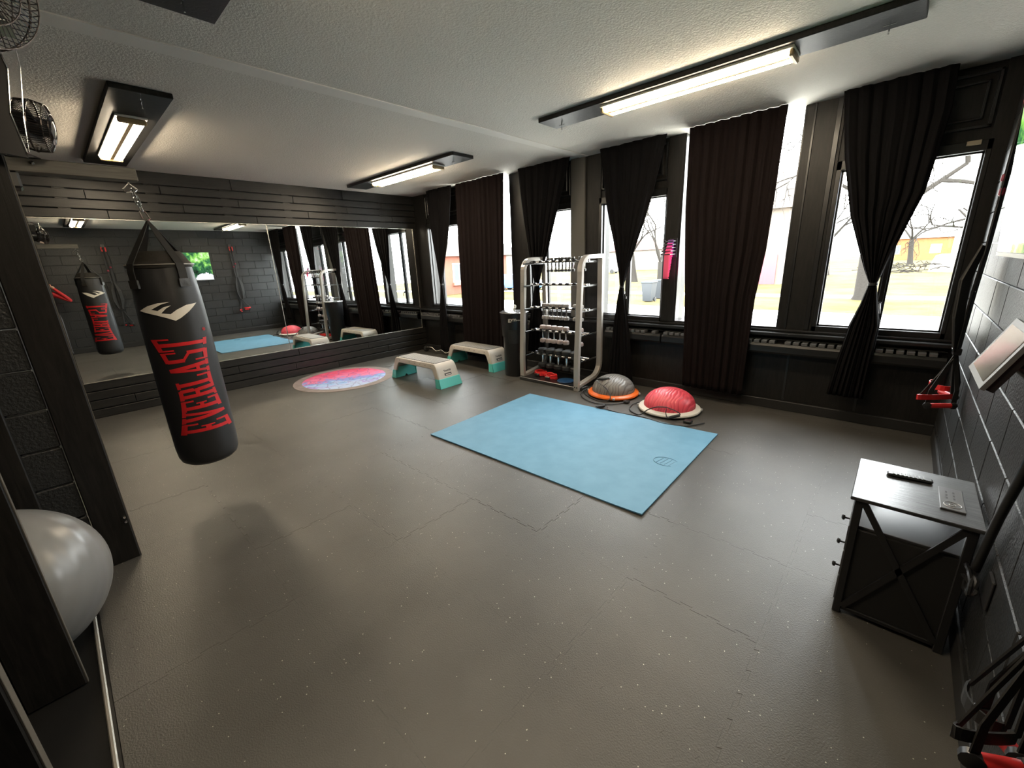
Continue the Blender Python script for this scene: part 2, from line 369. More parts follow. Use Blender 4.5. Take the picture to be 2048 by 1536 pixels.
xs = [0.0] + [X0 + i * TS for i in range(1, 13) if 0 < X0 + i * TS < W - .02] + [W]
if X0 > .02: xs = [0.0] + [X0] + xs[1:]
ys = sorted([0.0] + [Y0 + i * TS for i in range(-4, 5) if Y0 + i * TS < -.02] + [-5.25])
ys = [v for v in ys if v >= -5.25]
for i in range(len(xs) - 1):
    for j in range(len(ys) - 1):
        full = lambda a, b: abs(b - a - TS) < .01
        big = full(xs[i], xs[i + 1]); bigy = full(ys[j], ys[j + 1])
        key = (i > 0 and bigy, i < len(xs) - 2 and bigy, j > 0 and big, j < len(ys) - 2 and big)
        o = inst('tile', tile_mesh(xs[i], xs[i + 1], ys[j], ys[j + 1], key), (xs[i], ys[j], random.choice((0, 0, -.0004, .0004, -.0008))), fl)
# alcove floor behind the trim
al = struct('trim_1', MB().box((3.87, YB, -.012), (W, -5.28, -.004)), mat('alcove_floor', (.006, .006, .006), .6, spec=.2), 'smooth black floor of the alcove behind the rubber tiles')
struct('trim_2', MB().cbox((3.87, -5.278, -.012), (W, -5.262, .006), .004), mat('floor_edge_strip', (.34, .32, .28), .35, .5), 'pale metal edge strip along the rubber floor')
struct('ceiling', MB().box((-.05, YB, H), (W + .05, .2, H + .1)), CEILP, 'pale textured plaster ceiling')
struct('trim_3', MB().add([(3.655, -4.9, H - .007), (3.80, -4.9, H - .007), (3.86, -.02, H - .007), (3.74, -.02, H - .007), (3.655, -4.9, H + .01), (3.80, -4.9, H + .01), (3.86, -.02, H + .01), (3.74, -.02, H + .01)],
       [(0, 1, 2, 3), (7, 6, 5, 4), (0, 4, 5, 1), (1, 5, 6, 2), (2, 6, 7, 3), (3, 7, 4, 0)]), STRIP, 'smooth plaster batten across the ceiling')

# mirror wall (left)
wl = struct('wall_left', MB().box((-.2, YB, -.012), (-.035, .2, H)), BLK, 'dark wall carrying the planks and mirrors')
def plank_row(z0, z1, cuts, dx=0):
    e = [-5.33] + cuts + [-.0]
    for a, b in zip(e, e[1:]):
        q = random.uniform(-.003, .003)
        MB().cbox((-.035, a + .002, z0), (q + dx, b - .002, z1), .003).build('plank', PLANK, wl)
for i, (z0, cuts) in enumerate(zip((.0, .113, .226, .339), ([-3.9, -1.9], [-4.6, -2.6, -.9], [-3.4, -1.3], [-2.52],))):
    plank_row(z0 + .004, z0 + .104, cuts)
for i, (z0, cuts) in enumerate(zip((2.33, 2.435, 2.54, 2.645, 2.75), ([-4.35, -2.75, -1.2], [-3.6, -2.0, -.5], [-4.5, -2.95, -1.35], [-3.8, -2.2, -.7], [-3.0, -1.4]))):
    plank_row(z0 + .004, z0 + (.096 if i < 4 else .148), cuts)
for y in (-4.7, -3.9, -3.1, -2.3, -1.5, -.7): MB().box((-.034, y - .05, 2.33), (-.006, y + .05, 2.88)).build('batten', PLANK, wl)
MB().cbox((-.035, -.078, .45), (.006, -.002, 2.33), .003).build('side_board', PLANK, wl)
MB().cbox((-.035, -5.33, .45), (.006, -5.02, 2.33), .003).build('side_board', PLANK, wl)
for (a, b, lab) in ((-5.015, -2.642, 'large wall mirror panel behind the punching bag'), (-2.634, -.084, 'large wall mirror panel nearest the windows')):
    t = thing('wall_mirror', lab, 'mirror', (0, (a + b) / 2, .452))
    lean = -.0042 * (2.325 - .452)
    MB().add([(0, a, .455), (0, b, .455), (lean, b, 2.322), (lean, a, 2.322), (-.03, a, .455), (-.03, b, .455), (-.03, b, 2.322), (-.03, a, 2.322)],
             [(0, 1, 2, 3), (7, 6, 5, 4), (0, 4, 5, 1), (1, 5, 6, 2), (2, 6, 7, 3), (3, 7, 4, 0)]).build('mirror_glass', MIRROR, t)
    MB().box((-.02, a, .443), (.008, b, .4545)).build('bottom_channel', LEDGE, t)
    MB().box((-.02, a, 2.3225), (.004, b, 2.329)).build('top_channel', LEDGE, t)
    MB().box((-.02, b - .003, .455), (.002, b + .003, 2.322)).build('edge_strip', LEDGE, t)

# right wall of painted blocks
wr = struct('wall_right', MB().box((W + .012, YB, -.012), (W + .2, .2, H)), MORTAR, 'black painted block wall')
BM_ = {}
def block(y0, y1, z0, z1):
    k = (round(y1 - y0, 3), round(z1 - z0, 3))
    if k not in BM_:
        BM_[k] = MB().cbox((0, .0025, .0025), (.03, k[0] - .0025, k[1] - .0025), .004).mesh('block', BLOCK)
    o = inst('block', BM_[k], (W + random.uniform(-.0015, .0015), y0, z0), wr)
zc = [0.0, .145] + [.145 + .2133 * i for i in range(1, 13)] + [H]
for i in range(len(zc) - 1):
    y = 0.0 - (.21 if i % 2 else 0)
    ed = [0.0] if i % 2 == 0 else [0.0, -.21]
    while y > YB:
        y -= .425; ed.append(max(y, YB))
    for a, b in zip(ed, ed[1:]):
        if a - b > .05 and a > -5.6: block(b, a, zc[i], zc[i + 1])
struct('baseboard_right', MB().cbox((W - .012, YB, 0), (W + .01, -.14, .115), .005), BLKRUB, 'black rubber base of the block wall')
# wall behind the camera side: stub wall and alcove
wf = struct('wall_front', MB().box((-.2, -5.55, -.012), (3.84, -5.33, H)).box((3.7, YB - .1, -.012), (W + .2, YB, H)).box((3.70, YB, -.012), (3.84, -5.5, H)), BLK, 'black wall around the storage alcove')
for i, z in enumerate(zc[:-1]):
    for (a, b) in (((-5.62, -5.19),) if i % 2 else ((-5.40, -5.19), (-5.82, -5.41))):
        MB().cbox((3.80, a, z + .004), (3.855, b, zc[i + 1] - .004), .005).build('block', BLOCK, wf)

# ------------------------------------------------------------------ window wall
wb = MB().box((-.2, 0, -.7), (W + .2, .25, .80))
wb.box((-.2, .0, .80), (.33, .25, H)).box((1.30, .0, .80), (1.40, .25, H)).box((2.47, .0, .80), (2.80, .25, H)).box((3.58, 0, .80), (4.04, .25, H)).box((4.90, 0, .80), (5.09, .25, H)).box((6.165, 0, .80), (6.46, .25, H)).box((7.38, 0, .80), (W + .2, .25, H))
for a, b in ((.33, 1.30), (2.80, 3.58), (4.04, 4.90), (6.46, 7.38)): wb.box((a, .02, 2.38), (b, .25, H)).box((a, 0, .80), (b, .25, .86))
for a, b in ((1.40, 2.47), (5.09, 6.165)): wb.box((a, 0, .80), (b, .25, .88))
wbk = struct('wall_back', wb, PANEL, 'black panelled window wall')
wins = [('window_1', .36, 1.30, .63, 2.31), ('window_2', 1.40, 2.47, None, 2.895), ('window_3', 2.83, 3.58, 3.12, 2.31), ('window_4', 4.06, 4.90, 4.43, 2.31), ('window_5', 5.09, 6.165, None, 2.895), ('window_6', 6.50, 7.37, 6.94, 2.31)]
for nm, x0, x1, mu, zt in wins:
    g = MB().box((x0 - .005, .07, .905), (x1 + .005, .076, zt)); go = struct(nm, g, GLASS, None)
    fo = .025 if zt < 2.5 else .008
    fr = MB()
    zb = .93 if zt < 2.5 else .90
    fr.cbox((x0 - .04, -.004, .86), (x1 + .03, .10, zb - .018), .004)
    if zt < 2.5:
        fr.cbox((x0 - .04, -.004, 2.31), (x1 + .03, .10, 2.385), .004)
        fr.cbox((x0 - .04, -.004, .86), (x0, .10, 2.385), .004).cbox((x1 - .002, -.004, .86), (x1 + .03, .10, 2.385), .004)
    else:
        fr.cbox((x1 - .006, -.002, .86), (x1 + .008, .10, zt), .002).cbox((x0 - .008, -.002, .86), (x0 + .006, .10, zt), .002)
    fr.build('window_frame', FRAME, go)
    if mu:
        MB().cbox((mu - .018, .03, .9), (mu + .018, .10, 2.32), .004).build('mullion', FRAME, go)
        for a, b in ((x0, mu - .018), (mu + .018, x1)):
            s_ = MB(); t_ = .014
            s_.box((a, .05, .91), (b, .09, .925 + .0)).box((a, .05, 2.298), (b, .09, 2.312)).box((a, .05, .91), (a + t_, .09, 2.312)).box((b - t_, .05, .91), (b, .09, 2.312))
            s_.build('sash', FRAME, go)
        h_ = MB().cbox((mu - .012, .0, 1.12), (mu + .012, .03, 1.16), .004).tube([(mu, .0, 1.15), (mu + .01, -.02, 1.10), (mu + .012, -.02, 1.06)], .006, 6); h_.build('window_catch', BLKPL, go)
        # framed panel above the window
        pm = MB().cbox((x0 - .005, -.012, 2.47), (x1 - .005, .03, 2.49), .003).cbox((x0 - .005, -.012, 2.83), (x1 - .005, .03, 2.85), .003).cbox((x0 - .005, -.012, 2.47), (x0 + .015, .03, 2.85), .003).cbox((x1 - .025, -.012, 2.47), (x1 - .005, .03, 2.85), .003)
        pm.build('panel_moulding', FRAME, go)
        pm = MB().cbox((x0 + .05, -.006, 2.53), (x1 - .06, .03, 2.545), .003).cbox((x0 + .05, -.006, 2.775), (x1 - .06, .03, 2.79), .003).cbox((x0 + .05, -.006, 2.53), (x0 + .065, .03, 2.79), .003).cbox((x1 - .075, -.006, 2.53), (x1 - .06, .03, 2.79), .003)
        pm.build('panel_moulding', FRAME, go)
struct('trim_4', MB().cbox((3.60, -.03, .84), (3.82, .02, H), .004), PILLAR, 'grey pillar between two windows')
struct('trim_5', MB().cbox((0.0, -.10, .80), (W, .02, .835), .006), FRAME, 'long black window sill board')
struct('trim_6', MB().cbox((0.0, -.03, .838), (W, .02, .862), .005), FRAME, 'narrow upper sill step under the windows')
struct('trim_7', MB().cbox((6.23, -.010, .87), (6.25, .01, H - .002), .003).cbox((6.40, -.012, .87), (6.44, .01, H - .002), .003), FRAME, 'black mouldings on the wide post')
struct('trim_8', MB().cbox((4.915, -.014, .87), (5.075, .01, H - .002), .004), PANEL, 'black board on the post with the loop bands')
struct('baseboard_back', MB().cbox((0, -.03, 0), (W, .01, .10), .005), BLKRUB, 'black base under the windows')
# sheet seams below the sill
sm = MB()
for x in (.9, 2.1, 3.3, 4.5, 5.7, 6.3, 6.9): sm.box((x, -.004, .11), (x + .02, .0, .66))
struct('trim_9', sm, FRAME, 'joint battens on the wall below the sill')

# heaters below the sill
def heater(x0, x1, lab, near):
    t = thing('baseboard_heater', lab, 'heater', (x0, -.13, .60))
    MB().prism([(-.012, .60), (-.12, .62), (-.135, .64), (-.135, .70), (-.125, .725), (-.012, .725)], x0, x1, 'yz').build('cover', FRAME, t)
    MB().cbox((x0, -.055, .757), (x1, -.012, .766), .003).build('top_plate', mat('heater_top', (.05, .05, .05), .25), t)
    n = int((x1 - x0) / .07); parts = MB()
    grp = 0
    for i in range(n):
        xx = x0 + .02 + i * .07
        if i % 9 == 8: continue
        m_ = MB() if near else parts
        m_.cbox((xx, -.137, .726), (xx + .052, -.03, .757), .003)
        if near: m_.build('louver', SLAT, t)
    if not near:
        o = parts.build('louvers', SLAT, t); o['kind'] = 'stuff'
SLAT = mat('heater_slat', (.11, .11, .11), .3, .2)
heater(5.0, 7.44, 'black louvred heater under the rightmost windows', True)
heater(4.22, 4.98, 'black louvred heater under the window with the pink bands', True)
heater(.06, 3.0, 'black louvred heater under the window beside the mirror wall', False)

# ------------------------------------------------------------------ curtains
def curtain(lab, rows, y0, folds, amp, m, ph=0, cat='curtain', group=None, tie=None):
    x_ref = (rows[0][1] + rows[0][2]) / 2
    t = thing('curtain', lab, cat, (x_ref, y0, rows[-1][0]), group)
    zs = []; Z = 46
    rows = sorted(rows, reverse=True)
    z0, z1 = rows[0][0], rows[-1][0]
    def at(z):
        for a, b in zip(rows, rows[1:]):
            if b[0] <= z <= a[0]:
                f = (a[0] - z) / (a[0] - b[0] + 1e-9); return a[1] + (b[1] - a[1]) * f, a[2] + (b[2] - a[2]) * f
        return rows[-1][1], rows[-1][2]
    zl = sorted(set([z0 + (z1 - z0) * i / Z for i in range(Z + 1)] + [r[0] for r in rows]), reverse=True)
    wmax = max(r[2] - r[1] for r in rows); N = int(folds * 10); vs = []; fs = []
    for z in zl:
        a, b = at(z); ww = b - a; k = max(.12, min(1, ww / wmax))
        am = .55 * amp * (.55 + .45 * (1 - k) if tie else 1) * min(1, ww / .06)
        for j in range(N + 1):
            u = j / N; th = 2 * PI * folds * u + ph + .35 * math.sin(3 * z + 5 * u)
            dy = am * math.sin(th) + am * .4 * math.sin(2.3 * th + 1.7) + .008 * math.sin(7 * u + 2.1 * z) + .006 * math.sin(17 * u + ph)
            vs.append((a + ww * u + .25 * am * math.cos(th) * (0 if j in (0, N) else 1), y0 + dy, z))
    C = N + 1
    for i in range(len(zl) - 1):
        for j in range(N): fs.append((i * C + j, i * C + j + 1, (i + 1) * C + j + 1, (i + 1) * C + j))
    o = MB().add(vs, fs).build('fabric', m, t, True)
    md = o.modifiers.new('thick', 'SOLIDIFY'); md.thickness = .003
    if tie:
        zt = tie; a, b = at(zt); c = (a + b) / 2; r = (b - a) / 2 + .008
        MB().lathe([(r - .004, -.012), (r, -.010), (r, .010), (r - .004, .012)], (c, y0, zt), 16).build('tie', BLKRUB, t)
    # hem and rod pocket
    a, b = at(z0); MB().tube([(a, y0, z0 + .012), (b, y0, z0 + .012)], .009, 8).build('rod', BLKPL, t)
    return t
CY = -.182
curtain('black curtain knotted in the middle, at the window beside the mirror wall', [(2.897, .645, 1.34), (2.35, .69, 1.25), (2.0, .73, 1.155), (1.6, .795, 1.0), (1.4, .835, .915), (1.315, .85, .893), (1.2, .835, .905), (.9, .76, .93), (.55, .69, .95), (.06, .66, .98)], CY, 5, .028, CURT, .4, tie=1.305)
curtain('wide brown-black curtain behind the exercise steps', [(2.897, 1.43, 2.51), (1.88, 1.41, 2.465), (.07, 1.34, 2.36)], CY, 9, .026, CURT2, 1.1)
curtain('black curtain knotted in the middle, behind the dumbbell rack', [(2.897, 2.80, 3.69), (2.49, 2.85, 3.56), (2.2, 2.89, 3.46), (1.82, 2.965, 3.335), (1.5, 3.03, 3.20), (1.325, 3.075, 3.14), (1.15, 3.04, 3.15), (.79, 2.95, 3.19), (.3, 2.89, 3.22)], CY, 6, .028, CURT, 2.2, tie=1.32)
curtain('black curtain knotted in the middle, left of the pink loop bands', [(2.897, 4.13, 4.945), (2.55, 4.19, 4.87), (2.3, 4.23, 4.81), (2.0, 4.30, 4.72), (1.73, 4.375, 4.625), (1.45, 4.44, 4.53), (1.295, 4.455, 4.495), (1.1, 4.42, 4.53), (.8, 4.375, 4.58), (.47, 4.345, 4.62), (.08, 4.31, 4.66)], CY, 6, .030, CURT, 3.0, tie=1.29)
curtain('wide brown-black curtain between the pink loop bands and the wide post', [(2.897, 5.185, 6.055), (2.11, 5.20, 6.04), (1.65, 5.23, 6.025), (1.17, 5.26, 5.975), (.2, 5.30, 5.955), (.14, 5.305, 5.95)], CY, 8, .028, CURT2, .2)
curtain('black curtain knotted in the middle, at the rightmost window', [(2.897, 6.45, 7.12), (2.6, 6.49, 7.13), (2.37, 6.53, 7.11), (2.04, 6.605, 7.08), (1.91, 6.635, 7.045), (1.6, 6.745, 6.965), (1.45, 6.80, 6.93), (1.335, 6.85, 6.90), (1.15, 6.815, 6.935), (.97, 6.765, 6.975), (.6, 6.72, 6.97), (.29, 6.69, 6.965)], CY, 7, .030, CURT, 1.5, tie=1.33)
tag(MB().cbox((7.255, -.022, 2.352), (7.335, -.006, 2.385), .002).build('paper_tag', mat('beige_card', (.42, .36, .26), .6)), 'small beige card on the top rail of the rightmost window', 'card')

# ================================================================== CEILING BOARDS AND LIGHTS
def light(x0, x1, y0, y1, lx0, lx1, lab, plab, hooks):
    yc = (y0 + y1) / 2
    t = thing('ceiling_board', plab, 'board', ((x0 + x1) / 2, yc, H))
    MB().cbox((x0, y0, 2.862), (x1, y1, H - .002), .004).build('board', PANEL, t)
    for hx, hy in hooks:
        MB().tube([(hx, hy, 2.862), (hx, hy, 2.80)], .004, 6).tube([(hx - .03, hy, 2.845), (hx + .03, hy, 2.845)], .003, 6).build('hook', CHROME, t)
    l = thing('strip_light', lab, 'light', ((lx0 + lx1) / 2, yc, 2.86))
    MB().cbox((lx0, yc - .10, 2.845), (lx1, yc + .10, 2.862), .003).build('housing', WHITEPL, l)
    for s_ in (-1, 1):
        c = yc + s_ * .056
        pr = [(c + (.036 * math.cos(a)), 2.846 - .034 * math.sin(a)) for a in [PI * i / 12 for i in range(13)]]
        MB().prism(pr, lx0 + .03, lx1 - .03, 'yz').build('lens', LAMPE, l)
    MB().cbox((lx0 + .02, yc - .016, 2.818), (lx1 - .02, yc + .016, 2.846), .003).build('centre_rib', BRONZE, l)
    for a, b in ((lx0, lx0 + .03), (lx1 - .03, lx1)):
        MB().cbox((a, yc - .09, 2.806), (b, yc + .09, 2.846), .008).build('end_cap', BRONZE, l)
light(.36, 3.0, -4.46, -4.11, .86, 2.42, 'lit twin strip light above the punching bag', 'black board on the ceiling above the punching bag', ((2.86, -4.28),))
light(.43, 2.99, -1.52, -1.19, 1.03, 2.52, 'lit strip light nearest the corner of mirrors and windows', 'black ceiling board nearest the corner of mirrors and windows', ((2.8, -1.35),))
light(4.35, 6.93, -1.63, -1.345, 4.97, 6.34, 'lit strip light in front of the rightmost windows', 'long black ceiling board in front of the rightmost windows', ((4.5, -1.47), (6.78, -1.47)))
light(4.28, 6.95, -4.48, -4.15, 5.0, 6.4, 'strip light above the camera, seen lit in the mirror', 'black ceiling board cut off by the top edge of the picture', ((4.45, -4.32),))

# ================================================================== POSTS, ALCOVE
def post(y0, y1, x0, x1, lab, bolts):
    t = thing('wooden_post', lab, 'post', ((x0 + x1) / 2, (y0 + y1) / 2, 0))
    MB().cbox((x0, y0, 0), (x1, y1, H - .003), .005).build('post_board', PANEL, t)
    MB().cbox((x0 + .003, y1 - .001, 0.002), (x1 - .004, y1 + .004, H - .02), .001).build('edge_banding', mat('lighter_edge', (.08, .072, .06), .4), t)  # thin edge strip, lighter in colour than the post board
    for (y, z) in bolts: MB().lathe([(0.001, .014), (.006, .012), (.009, .0), (.009, -.004)], (x1, y, z), 10, 'x').build('bolt', CHROME, t)
    return t
post(-5.185, -5.034, 3.81, 3.87, 'tall black post beside the punching bag', ((-5.05, .28), (-5.05, .25)))
post(-5.49, -5.316, 4.758, 4.79, 'black post covering the left part of the silver ball', ())
post(-5.62, -5.325, 5.64, 5.69, 'black post at the lower left corner of the picture', ())
tag(MB().cbox((3.86, -5.62, 0), (3.90, -5.335, H - .003), .005).build('wooden_board', PANEL), 'black board on the block pier behind the silver ball', 'board')

# exercise ball
bc = (4.40, -5.485, .353)
t = thing('exercise_ball', 'silver grey exercise ball tucked in the alcove between posts', 'exercise ball', (bc[0], bc[1], 0))
pr = []
for i in range(0, 61):
    a = PI * i / 60; r = .352 * math.sin(a); hh = -.352 * math.cos(a)
    if 12 < i < 48 and i % 4 == 0: r *= .994; hh *= .994
    pr.append((max(r, 0.0), hh))
bmb = MB().lathe(pr, (0, 0, 0), 64)
rot = Matrix.Rotation(math.radians(65), 4, 'Y') @ Matrix.Rotation(math.radians(20), 4, 'X')
bmb.v = [tuple(rot @ Vector(v) + Vector(bc)) for v in bmb.v]
bmb.build('ball', GREYB, t, True)
q = rot @ Vector((0, 0, -.35)) + Vector(bc)
MB().lathe([(0.0, .006), (.012, .005), (.014, 0)], tuple(q), 12).build('plug', BLKPL, t, True)

# ================================================================== PUNCHING BAG
BX, BY = 3.52, -4.515; BR = .183
t = thing('punching_bag_beam', 'grey wooden beam on a steel bracket holding the punching bag', 'beam', (BX, -5.0, 2.21))
MB().cbox((BX - .045, -5.32, 2.205), (BX + .045, -4.515, 2.275), .004).build('beam', wood('grey_beam_wood', (.075, .068, .058), (.13, .12, .10), .5, 1), t)
MB().cbox((BX - .07, -5.325, 2.12), (BX + .07, -5.0, 2.204), .01).build('bracket', STEEL, t)
MB().prism([(-5.32, 2.276), (-4.90, 2.276), (-5.02, 2.33), (-5.32, 2.34)], BX - .06, BX + .06, 'yz').build('bracket', STEEL, t)
for y in (-5.2, -5.05, -4.94): MB().lathe([(0, .012), (.010, .008), (.013, 0), (.013, -.06)], (BX + .05, y, 2.25 if y > -5 else 2.16), 10, 'x').build('bolt', CHROME, t)
MB().tube([(BX, -4.56, 2.215), (BX, -4.56, 2.20), (BX + .008, -4.56, 2.195)], .006, 8).build('eye_bolt', CHROME, t)

b = thing('punching_bag', 'black hanging punching bag with large red lettering', 'punching bag', (BX, BY, .36))
ZB, ZT = .352, 1.715
prof = [(0.0, ZB), (.08, ZB + .002), (.14, ZB + .012), (.168, ZB + .035), (.180, ZB + .07), (BR + .002, ZB + .13), (BR + .003, .8), (BR, 1.2), (BR - .003, 1.5), (BR - .008, 1.62), (BR - .012, ZT)]
pf = []
for (r0, h0), (r1, h1) in zip(prof, prof[1:]):
    n = max(1, int(abs(h1 - h0) / .05))
    for i in range(n): pf.append((r0 + (r1 - r0) * i / n, h0 + (h1 - h0) * i / n))
pf.append(prof[-1])
bb = MB().lathe(pf, (BX, BY, 0), 64)
def crease(v):
    x, y, z = v; a = math.atan2(y - BY, x - BX); r = math.hypot(x - BX, y - BY)
    k = max(0, (z - 1.35) / .37) ** 1.5; dr = -.010 * k * (1 + math.cos(4 * (a - math.radians(35)) + 2.4 * (z - 1.5) + PI)) / 2
    dr += -.004 * max(0, math.sin(9 * a + 6 * z)) * k
    if r < .01: return v
    return (x + math.cos(a) * dr, y + math.sin(a) * dr, z)
bb.v = [crease(v) for v in bb.v]; body = bb.build('bag_body', BAGV, b, True)
MB().lathe([(BR - .012, ZT - .015), (BR - .008, ZT - .004), (BR - .006, ZT + .006), (BR - .016, ZT + .012), (BR - .03, ZT + .03), (BR - .05, ZT + .07), (BR - .065, ZT + .085), (BR - .085, ZT + .075), (.05, ZT + .055), (0.0, ZT + .05)], (BX, BY, 0), 48).build('bag_top', BAGT, b, True)
rm = [(BX + (BR - .006) * math.cos(a), BY + (BR - .006) * math.sin(a), ZT + .004) for a in [2 * PI * i / 48 for i in range(48)]]
MB().tube(rm, .004, 6, True).build('rim_piping', mat('rim_piping', (.30, .28, .25), .3, .3), b, True)
APX = Vector((BX, BY - .003, 1.985))
for a in (-60, 24, 118, 205):
    a = math.radians(a); d = Vector((math.cos(a), math.sin(a), 0)); tan = Vector((-d.y, d.x, 0)); c = Vector((BX, BY, 0))
    p0 = APX; p1 = c + d * (BR - .004) + Vector((0, 0, ZT + .01)); p2 = c + d * (BR + .004) + Vector((0, 0, ZT - .03)); p3 = c + d * (BR + .003) + Vector((0, 0, ZT - .13))
    MB().strap([p0, p0.lerp(p1, .1), p0.lerp(p1, .35), p0.lerp(p1, .7), p1, p2, p3], [.016, .022, .038, .046, .05, .05, .05], tan, .005).build('strap', STRAP, b)
    MB().strap([p2 + Vector((0, 0, -.055)), p3 + Vector((0, 0, -.004))], .066, tan, .012).build('strap_patch', BAGT, b)
def link(c, ax, side, L, wd, r=.0035):
    ax = Vector(ax).normalized(); s_ = Vector(side); s_ = (s_ - ax * s_.dot(ax)).normalized(); c = Vector(c); pts = []
    for i in range(20):
        a = 2 * PI * i / 20; u = math.cos(a); v = math.sin(a)
        pts.append(c + s_ * (wd / 2) * v + ax * ((L / 2 - wd / 2) * (1 if u > 0 else -1) + wd / 2 * u))
    return MB().tube(pts, r, 6, True)
ch = thing('hanging_chain', 'short chrome chain above the punching bag', 'chain', (BX, -4.56, 2.0))
top = Vector((BX, -4.56, 2.188)); bot = Vector((BX, -4.522, 1.995)); ax = bot - top
MB().tube([top + Vector((0, 0, .008)), top + Vector((.0, -.035, -.028)), top + Vector((.0, -.022, -.045)), top + Vector((.0, .022, -.038)), top + Vector((.0, .034, -.026))], .0045, 6, True).build('carabiner', CHROME, ch, True)
for i, f in enumerate((.26, .45, .64)): link(top + ax * f, ax, (.2, 1, 0) if i % 2 else (1, .3, 0), .058, .024).build('chain_link', CHROME, ch, True)
MB().tube([top + ax * .72 + Vector((0, 0, 0)), top + ax * .80 + Vector((0, -.016, 0)), bot + Vector((0, -.018, .002)), bot + Vector((0, 0, -.012)), bot + Vector((0, .018, .002)), top + ax * .80 + Vector((0, .014, 0))], .004, 6, True).build('carabiner', CHROME, ch, True)
# flat print wrapped round the bag
def wrap(name, polys, m, fn, cuts=3, parent=body):
    bm = bmesh.new()
    for poly in polys:
        vs = [bm.verts.new((u, v, 0)) for u, v in poly]
        try: bm.faces.new(vs)
        except Exception: pass
    bmesh.ops.triangulate(bm, faces=bm.faces[:])
    for _ in range(cuts):
        lg = [e for e in bm.edges if e.calc_length() > MAXL]
        if not lg: break
        bmesh.ops.subdivide_edges(bm, edges=lg, cuts=1); bmesh.ops.triangulate(bm, faces=bm.faces[:])
    for v in bm.verts: v.co = Vector(fn(v.co.x, v.co.y)) - ORG[parent.name]
    bm.normal_update(); me = bpy.data.meshes.new(name); bm.to_mesh(me); bm.free(); me.materials.append(m)
    o = bpy.data.objects.new(name, me); COL.objects.link(o); o.parent = parent; return o
def onbag(thdeg, z):
    a = math.radians(thdeg); r = BR + .0042; return (BX + r * math.cos(a), BY + r * math.sin(a), z)
MAXL = .12
EMB = [(-64.5, 1.447), (-46.0, 1.474), (-27.6, 1.489), (-8.9, 1.492), (-23.5, 1.479), (-40.9, 1.451), (-30.7, 1.442), (-19.9, 1.463), (-7.9, 1.471), (-16.7, 1.454), (-26.0, 1.426), (-12.1, 1.417), (-1.0, 1.442), (15.7, 1.466), (37.2, 1.474), (18.1, 1.424), (1.8, 1.388), (-6.9, 1.374), (-19.8, 1.396), (-34.6, 1.416)]
for turn in (0, 192): wrap('emblem', [[(a / 100, z) for a, z in EMB]], WHITEP, lambda u, v: onbag(u * 100 + turn, v), 4)
G_ = {
 'E': [[(.12, 0), (.40, 0), (.40, 1), (.12, 1)], [(0, .88), (.92, .88), (.92, 1), (0, 1)], [(0, 0), (.92, 0), (.92, .12), (0, .12)], [(.4, .45), (.66, .45), (.66, .55), (.4, .55)], [(.78, .68), (.92, .68), (.92, .9), (.78, .9)], [(.78, .1), (.92, .1), (.92, .32), (.78, .32)], [(.56, .37), (.66, .37), (.66, .63), (.56, .63)]],
 'V': [[(-.02, .91), (.46, .91), (.46, 1), (-.02, 1)], [(.56, .91), (1, .91), (1, 1), (.56, 1)], [(.08, .92), (.38, .92), (.62, 0), (.40, 0)], [(.68, .92), (.90, .92), (.62, 0), (.44, 0)]],
 'R': [[(.12, 0), (.40, 0), (.40, 1), (.12, 1)], [(0, 0), (.5, 0), (.5, .09), (0, .09)], [(0, .89), (.82, .89), (.82, 1), (0, 1)], [(.64, .56), (.92, .60), (.92, .94), (.64, 1)], [(.4, .46), (.84, .46), (.84, .57), (.4, .57)], [(.62, .06), (.90, .06), (.88, .48), (.60, .48)], [(.62, 0), (1, 0), (1, .09), (.62, .09)]],
 'L': [[(.12, 0), (.40, 0), (.40, 1), (.12, 1)], [(0, 0), (.92, 0), (.92, .12), (0, .12)], [(.78, .1), (.92, .1), (.92, .4), (.78, .4)], [(0, .91), (.52, .91), (.52, 1), (0, 1)]],
 'A': [[(-.02, 0), (.38, 0), (.38, .09), (-.02, .09)], [(.56, 0), (1.02, 0), (1.02, .09), (.56, .09)], [(.10, .08), (.28, .08), (.56, 1), (.36, 1)], [(.62, .08), (.92, .08), (.64, 1), (.36, 1)], [(.25, .27), (.75, .27), (.72, .36), (.28, .36)]],
 'S': [[(.1, .89), (.9, .89), (.9, 1), (.1, 1)], [(.06, .56), (.34, .56), (.34, .95), (.06, .95)], [(.08, .58), (.34, .58), (.94, .42), (.66, .42)], [(.66, .05), (.94, .05), (.94, .46), (.66, .46)], [(.1, 0), (.9, 0), (.9, .11), (.1, .11)], [(.80, .68), (.92, .68), (.92, 1), (.80, 1)], [(.08, 0), (.2, 0), (.2, .32), (.08, .32)]],
 'T': [[(.36, 0), (.64, 0), (.64, 1), (.36, 1)], [(0, .89), (1, .89), (1, 1), (0, 1)], [(0, .68), (.12, .68), (.12, .9), (0, .9)], [(.88, .68), (1, .68), (1, .9), (.88, .9)], [(.22, 0), (.78, 0), (.78, .09), (.22, .09)]]}
def onword(s, tt, turn=0):
    q = lambda a, m, c: a * (1 - s) * (1 - 2 * s) + 4 * m * s * (1 - s) + c * s * (2 * s - 1)
    top_, bot_ = q(-52, -34, -59), q(55, 30, 42)
    z = .612 + s * .65 - .02 * (1 - abs(2 * s - 1)) * (tt - .5)
    return onbag(bot_ + (top_ - bot_) * tt + turn, z)
MAXL = .1
n8 = 8; gap = .008; lw = (1 - gap * 7) / 8
